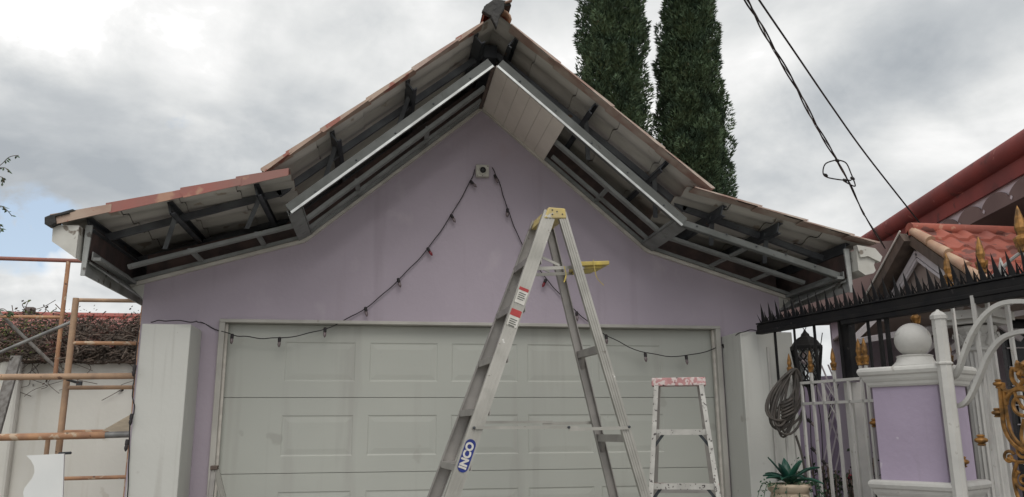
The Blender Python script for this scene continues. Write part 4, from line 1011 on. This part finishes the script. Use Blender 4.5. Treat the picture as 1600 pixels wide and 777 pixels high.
# ------------------------------------------------------------------ left: back wall, vine, shed, scaffold
bw = thing('back_wall', 'plain white rendered wall behind the scaffolding, topped by a dried vine', 'wall', (-4.4, 2.6, 0))
WT = at(120, 563, Y=2.6).z; m = MB(); m.box((-5.2, 2.7, WT/2), (7.2, .2, WT)); m.build('wall_body', 'white_wall', bw)
a = at(32, 680, Y=2.55); m = MB(); m.box((a.x-.16, 2.56, WT/2), (.20, .10, WT-.002)); m.build('buttress', 'white_wall', bw, bevel=.03)
shed = thing('shed', 'low outbuilding with a dull red metal roof behind the vine covered wall', 'shed', (-5.0, 6, 0))
zr0 = at(120, 497, Y=6.4).z; m = MB(); m.box((-5.5, 6.6, zr0/2), (8.4, 3.0, zr0-.6)); m.build('wall', 'brick_dark', shed)
m = MB(); rows = [[V((-9.7+i*.05, y, z+.018*math.sin(i*1.6))) for i in range(168)] for y, z in ((2.75, WT+.16), (6.4, zr0), (9.5, zr0-.7))]
m.grid(rows); m.build('roof', 'roof_red_far', shed, solid=.01, smooth=True)
m = MB(); m.tube([V((-9.7, 6.4, zr0+.03)), V((-1.4, 6.4, zr0+.03))], .05, 8); m.build('ridge', 'roof_red_far', shed, smooth=True)
a = at(46, 497, Y=6.2); m = MB(); m.box((a.x, 6.2, a.z+.02), (.10, .10, .26)); m.build('vent_pipe', 'old_wood', shed)
vine = thing('dried_vine', 'tangled brown leafless vine smothering the top of the white back wall', 'vine', (-4.2, 2.8, WT))
rnd = random.Random(5); st = MB(); lf = MB(); gr = MB()
xl_, xr_ = at(-15, 560, Y=2.8).x, at(240, 560, Y=2.8).x
for i in range(950):
    x = rnd.uniform(xl_, xr_+.2); y = rnd.uniform(2.5, 4.3); zb_ = WT+.0+(y-2.75)*.19
    h = .30*rnd.random()
    p = V((x, y, max(zb_, WT-.02)+rnd.uniform(-.02, h))); pts = [p]
    for k in range(6):
        p = p+V((rnd.gauss(0, .10), rnd.gauss(0, .08), rnd.gauss(0, .05))); p.z = min(max(p.z, WT-.03), max(zb_, WT)+.40); pts.append(p)
    st.tube(bez(pts, 3), .008*rnd.uniform(.5, 1.3), 4, cap=False)
    for q in pts:
        for _ in range(10):
            c_ = q+V((rnd.gauss(0, .05), rnd.gauss(0, .05), rnd.gauss(0, .05))); c_.z = max(c_.z, WT-.02); a = V((rnd.gauss(0, 1), rnd.gauss(0, 1), rnd.gauss(0, 1))).normalized(); b = a.orthogonal().normalized()*rnd.uniform(.008, .022); cx2 = a.cross(b)*.5
            (gr if (x < xl_+.45 and rnd.random() < .35) else lf).add([c_-b, c_-cx2, c_+b, c_+cx2], [(0, 1, 2, 3)])
for i in range(22):      # stems trailing down the wall face
    x = rnd.uniform(xl_, xr_); p = V((x, 2.55, WT+.05)); pts = [p]; 
    for k in range(rnd.randint(2, 5)): p = p+V((rnd.gauss(0, .12), rnd.gauss(0, .01), -rnd.uniform(.02, .12))); p.y = min(p.y, 2.58); pts.append(p)
    st.tube(bez(pts, 5), .003, 4, cap=False); leaflets(lf, pts, 3, .022, rnd, .015)
for i in range(14):      # stray twigs above
    x = at(rnd.uniform(0, 110), 490, Y=3.5).x; p = V((x, 3.8, WT+.5)); pts = [p]
    for k in range(4): p = p+V((rnd.gauss(0, .10), 0, rnd.uniform(.0, .09))); pts.append(p)
    st.tube(bez(pts, 4), .005, 4, cap=False); leaflets(gr if i % 2 else lf, pts, 8, .022, rnd, .03)
st.build('stem', 'vine_stem', vine); lf.build('dry_leaves', 'vine_leaf', vine); gr.build('green_leaves', 'vine_green', vine)

# leaning plank at far left
t = MB(); a, b = at(26, 556, Y=2.2), at(-12, 690, Y=1.6); t.beam(a, b+(b-a)*.9, X1, Y1, .045, .02)
o = t.build('leaning_plank', 'old_wood', base=(b.x, b.y, 0)); tag(o, 'weathered grey plank leaning on the white back wall at the far left', 'plank')

sc_ = thing('scaffolding', 'rusty orange tube scaffolding standing left of the garage', 'scaffolding', tuple(at(90, 777, Y=.6)))
def pipe(a, b, r_, mt, Y=.6, Yb=None, nm='tube'):
    p, q = at(*a, Y=Y), at(*b, Y=Yb if Yb is not None else Y); m = MB(); n = 8; m.tube([p.lerp(q, i/n) for i in range(n+1)], r_, 10)
    return m.build(nm, mt, sc_, smooth=True)
def vpipe(a, ylow, r_, mt, Y=.6):
    p = at(*a, Y=Y); z = at(a[0]-.11*(ylow-a[1]), ylow, Y=Y).z; m = MB(); m.tube([p, V((p.x, p.y, z))], r_, 10); return m.build('standard', mt, sc_, smooth=True)
pipe((-60, 402), (127, 408), .017, 'scaffold_red', .9, nm='ledger'); vpipe((107, 409), 590, .017, 'scaffold_orange', .9)
vpipe((119, 466), 712, .024, 'scaffold_tan', .6); pipe((116, 469), (262, 471), .016, 'scaffold_tan', .6, nm='ledger')
vpipe((225, 470), 800, .016, 'scaffold_orange', .62)
pipe((-60, 494), (98, 496), .014, 'scaffold_orange', .9, nm='ledger'); pipe((113, 536), (250, 537), .015, 'scaffold_orange', .6, nm='ledger')
pipe((-60, 590), (260, 587), .024, 'scaffold_tan', .5, nm='ledger'); pipe((104, 606), (250, 605), .016, 'scaffold_tan', .6, nm='ledger')
pipe((-60, 685), (165, 680), .026, 'scaffold_orange', .5, nm='ledger'); pipe((163, 680), (262, 677), .024, 'steel_pipe', .5, nm='sleeve'); pipe((92, 675), (170, 674), .014, 'scaffold_orange', .6, nm='ledger')
pipe((100, 748), (250, 744), .014, 'scaffold_orange', .6, nm='ledger'); vpipe((75, 687), 1000, .017, 'scaffold_tan', .6); vpipe((90, 712), 1000, .020, 'scaffold_orange', .6)
pipe((-40, 452), (97, 584), .014, 'old_wood', .95, nm='brace'); pipe((-40, 568), (122, 499), .014, 'steel_pipe', .7, nm='brace')
m = MB(); a = at(104, 593, Y=.55); m.tube([a, a+V((.10, -.02, -.03))], .010, 6); m.box(a+V((.1, -.02, -.03)), (.035, .03, .03)); m.build('clamp', 'purlin_steel', sc_)
m = MB(); a = at(92, 709, Y=.55); m.tube([a, a+V((.09, -.02, .005))], .010, 6); m.build('clamp', 'purlin_steel', sc_)
m = MB(); m.prism([at(160, 673, Y=.52), at(225, 680, Y=.52), at(225, 640, Y=.62), at(204, 648, Y=.60)], (0, .012, .004)); o = m.build('plywood_offcut', 'plywood', base=tuple(at(200, 675, Y=.5)))
tag(o, 'pointed tan plywood offcut resting on a scaffold tube against the left pillar', 'board')
# scalloped white board
m = MB(); prof = [(100, 709), (41, 712), (48, 719), (53, 728), (54, 738), (50, 748), (44, 755), (38, 763), (36, 770), (37, 777), (40, 790), (48, 804), (53, 815), (52, 830), (44, 845), (38, 860), (38, 1100), (88, 1100)]
m.prism([at(x, y, Y=.15) for x, y in prof], (0, .018, 0)); o = m.build('scalloped_board', 'board_white', base=tuple(at(70, 1100, Y=.15))); tag(o, 'clean white board with one wavy cut edge standing in front of the scaffolding', 'board')

# ------------------------------------------------------------------ cables
def cable_pts(px, D0, D1, n=40):
    cp = []; m_ = len(px)-1
    for i, (x, y) in enumerate(px): cp.append(at(x, y, D=D0+(D1-D0)*(i/m_)))
    return bez(cp, n)
pth = cable_pts([(1128, -80), (1166, 0), (1200, 60), (1240, 130), (1275, 195), (1308, 252), (1328, 288), (1350, 335), (1383, 388)], 3.8, 7.3, 18)
t = thing('service_cable', 'twisted dark service cable with a spliced loop dropping to the porch gable', 'cable', tuple(pth[-1]))
for ph, r_, mt in ((0, .0050, 'cord_dark'), (math.pi, .0050, 'cord_dark'), (math.pi/2, .0028, 'steel_pipe')):
    m = MB(); q = []
    for i, p in enumerate(pth):
        tt = (pth[min(i+1, len(pth)-1)]-pth[max(i-1, 0)]).normalized(); a = tt.orthogonal().normalized(); b = tt.cross(a); an = i*.20+ph; rr = .0080 if i < 90 else .004
        q.append(p+(a*math.cos(an)+b*math.sin(an))*rr)
    m.tube(q, r_, 6); m.build('strand', mt, t, smooth=True)
m = MB()
for pts in ([(1307, 250), (1290, 256), (1286, 270), (1292, 277), (1312, 281), (1330, 282)], [(1309, 250), (1322, 255), (1330, 272), (1336, 288), (1334, 291), (1320, 284)]):
    m.tube(bez([at(x, y, D=6.0) for x, y in pts], 6), .005, 6)
m.build('splice_loop', 'cord_dark', t, smooth=True)
for x, y in ((1308, 251), (1290, 274), (1320, 282), (1332, 279)):
    m = MB(); a = at(x, y, D=5.98); m.tube([a-rt*.014+up*.008, a, a+rt*.014-up*.010], [.008, .014, .008], 8); m.build('connector', 'black_plastic', t, smooth=True)
pth = cable_pts([(1140, -70), (1186, 0), (1242, 82), (1300, 167), (1352, 240), (1424, 332), (1440, 352)], 4.2, 6.9, 12)
m = MB(); m.tube(pth, .006, 6); o = m.build('overhead_wire', 'cord_dark', base=tuple(pth[-1]), smooth=True); tag(o, 'single straight overhead wire running to the dark red eave', 'wire')

# ------------------------------------------------------------------ cypresses
def cypress(cx, cy, H, prof, label, seed):
    """prof: list of (height, centre offset, half width)"""
    rnd = random.Random(seed); t = thing('cypress_tree', label, 'tree', (cx, cy, 0), 'cypresses behind the garage')
    m = MB(); m.tube([V((cx, cy, 0)), V((cx, cy, H*.5)), V((cx, cy, H*.96))], [.16, .09, .02], 10); m.build('trunk', 'bark', t, smooth=True)
    def hw_(z):
        for (z0, o0, w0), (z1, o1, w1) in zip(prof, prof[1:]):
            if z0 <= z <= z1: k = (z-z0)/(z1-z0); return o0+(o1-o0)*k, w0+(w1-w0)*k
        return (prof[-1][1], prof[-1][2]) if z > prof[-1][0] else (prof[0][1], prof[0][2])
    lm = MB(); vs, fs = lm.v, lm.f; limbs = MB()
    z0v = 3.2; up_ = Z1
    def leafs(c_, ax_, rad, ln_, n, shell):
        sd_ = ax_.orthogonal().normalized(); td = ax_.cross(sd_)
        for k in range(n):
            u = rnd.random(); th = rnd.uniform(0, 2*math.pi); prof = math.sin(math.pi*min(.985, .10+u*.88))**.75
            rr = rad*prof*(1-shell*rnd.random()**1.6); e = sd_*math.cos(th)+td*math.sin(th)
            p = c_+ax_*(ln_*(u-.25))+e*rr; d = (ax_*.9+e*.8+V((rnd.gauss(0, .28), rnd.gauss(0, .28), rnd.gauss(0, .2)))).normalized()
            ln = rnd.uniform(.045, .095); w2 = d.cross(V((rnd.gauss(0, 1), rnd.gauss(0, 1), rnd.gauss(0, 1)))).normalized()*ln*.19
            b_ = len(vs); vs.extend((p-w2, p+w2, p+d*ln)); fs.append((b_, b_+1, b_+2))
    nc = 470
    for i in range(nc):
        z = z0v+(H-z0v)*(i+rnd.random())/nc; o_, w_ = hw_(z); a = i*2.39996+rnd.gauss(0, .25)
        rad = rnd.uniform(.11, .21); r_ = max(.02, w_*(1+.10*math.sin(2.3*a+3.1*z+seed))-rad*.75)*rnd.uniform(.70, 1.10)
        c_ = V((cx+o_+r_*math.cos(a), cy+r_*math.sin(a), z)); od = V((math.cos(a), math.sin(a), 0))
        ax_ = (Z1+od*rnd.uniform(.10, .60)+V((rnd.gauss(0, .12), rnd.gauss(0, .12), 0))).normalized()
        leafs(c_, ax_, rad, rnd.uniform(.42, .70), int(190+900*rad), .35)
        if i % 9 == 0: limbs.tube([V((cx, cy, z-.6)), c_], [.022, .006], 4, cap=False)
    for i in range(230):
        z = z0v+(H-z0v)*rnd.random(); o_, w_ = hw_(z); a = rnd.uniform(0, 2*math.pi); r_ = w_*rnd.random()**.5*.62
        leafs(V((cx+o_+r_*math.cos(a), cy+r_*math.sin(a), z)), Z1, .15, .6, 110, .9)
    limbs.build('limb', 'bark', t); lm.build('foliage', 'cypress', t)
def prof_of(rows, Y, kf=.83):
    out_ = []; cx0 = None
    for xl2, xr2, y in rows:
        a, b = at(xl2, y, Y=Y), at(xr2, y, Y=Y); out_.append((a.z, (a.x+b.x)/2, (b.x-a.x)/2))
    out_.sort(); c0 = out_[0][1]; return c0, [(z, c-c0, w_*kf) for z, c, w_ in out_]
YC = 6.8
c0, pf = prof_of([(880, 1025, 420), (893, 1018, 300), (901, 1018, 200), (903, 1012, 100), (909, 1008, 0), (915, 1000, -80), (935, 980, -170), (950, 965, -230)], YC)
cypress(c0, YC, pf[-1][0]+.2, pf, 'tall dark cypress rising directly behind the right roof slope, nearer the gable peak', 1)
c0, pf = prof_of([(1024, 1150, 420), (1026, 1142, 300), (1026, 1138, 200), (1028, 1122, 100), (1044, 1111, 0), (1052, 1098, -60), (1065, 1085, -120)], YC, .86)
cypress(c0, YC, pf[-1][0]+.15, pf, 'tall dark cypress with a tapering crown, the one farther right from the gable peak', 2)

# ------------------------------------------------------------------ feathery tree whose twig tips reach in at the left edge
bx, by = at(-150, 500, Y=-.5).x, -.5
tr_ = thing('feathery_tree', 'fine leaved tree just off the left edge with twig tips against the sky', 'tree', (bx, by, 0))
m = MB(); m.tube([V((bx, by, 0)), V((bx+.03, by, 1.5)), V((bx-.03, by, 3.4))], [.09, .07, .03], 10); m.build('trunk', 'bark', tr_, smooth=True)
lv = MB(); rnd = random.Random(9)
def twig(pts):
    q = bez([at(x, y, Y=by) for x, y in pts], 10); tw = MB(); tw.tube(q, .0025, 5); tw.build('branch', 'vine_stem', tr_)
    for i in range(13):
        p = q[int((.35+.65*rnd.random())*(len(q)-1))]; d = V((rnd.gauss(.3, .6), rnd.gauss(0, .5), -rnd.random()*.8)).normalized(); sdv = d.orthogonal().normalized()*.007; ln = rnd.uniform(.025, .042)
        lv.add([p, p+d*ln*.5+sdv, p+d*ln, p+d*ln*.5-sdv], [(0, 1, 2, 3)])
twig([(-150, 330), (-60, 290), (-5, 262), (14, 246), (29, 243)]); twig([(-60, 290), (-20, 268), (5, 262), (14, 268)]); twig([(-150, 360), (-60, 330), (-5, 322), (8, 326), (19, 338)]); twig([(-120, 420), (-40, 370), (-4, 350), (0, 362)]); twig([(-90, 300), (-30, 280), (3, 277), (2, 290)])
twig([(-150, 300), (-110, 200), (-60, 150)]); twig([(-150, 300), (-190, 200), (-220, 150)]); twig([(-100, 520), (-40, 500), (0, 483), (12, 488)]); twig([(-100, 540), (-20, 500), (8, 492), (18, 486)])
lv.build('foliage', 'twig_leaf', tr_)
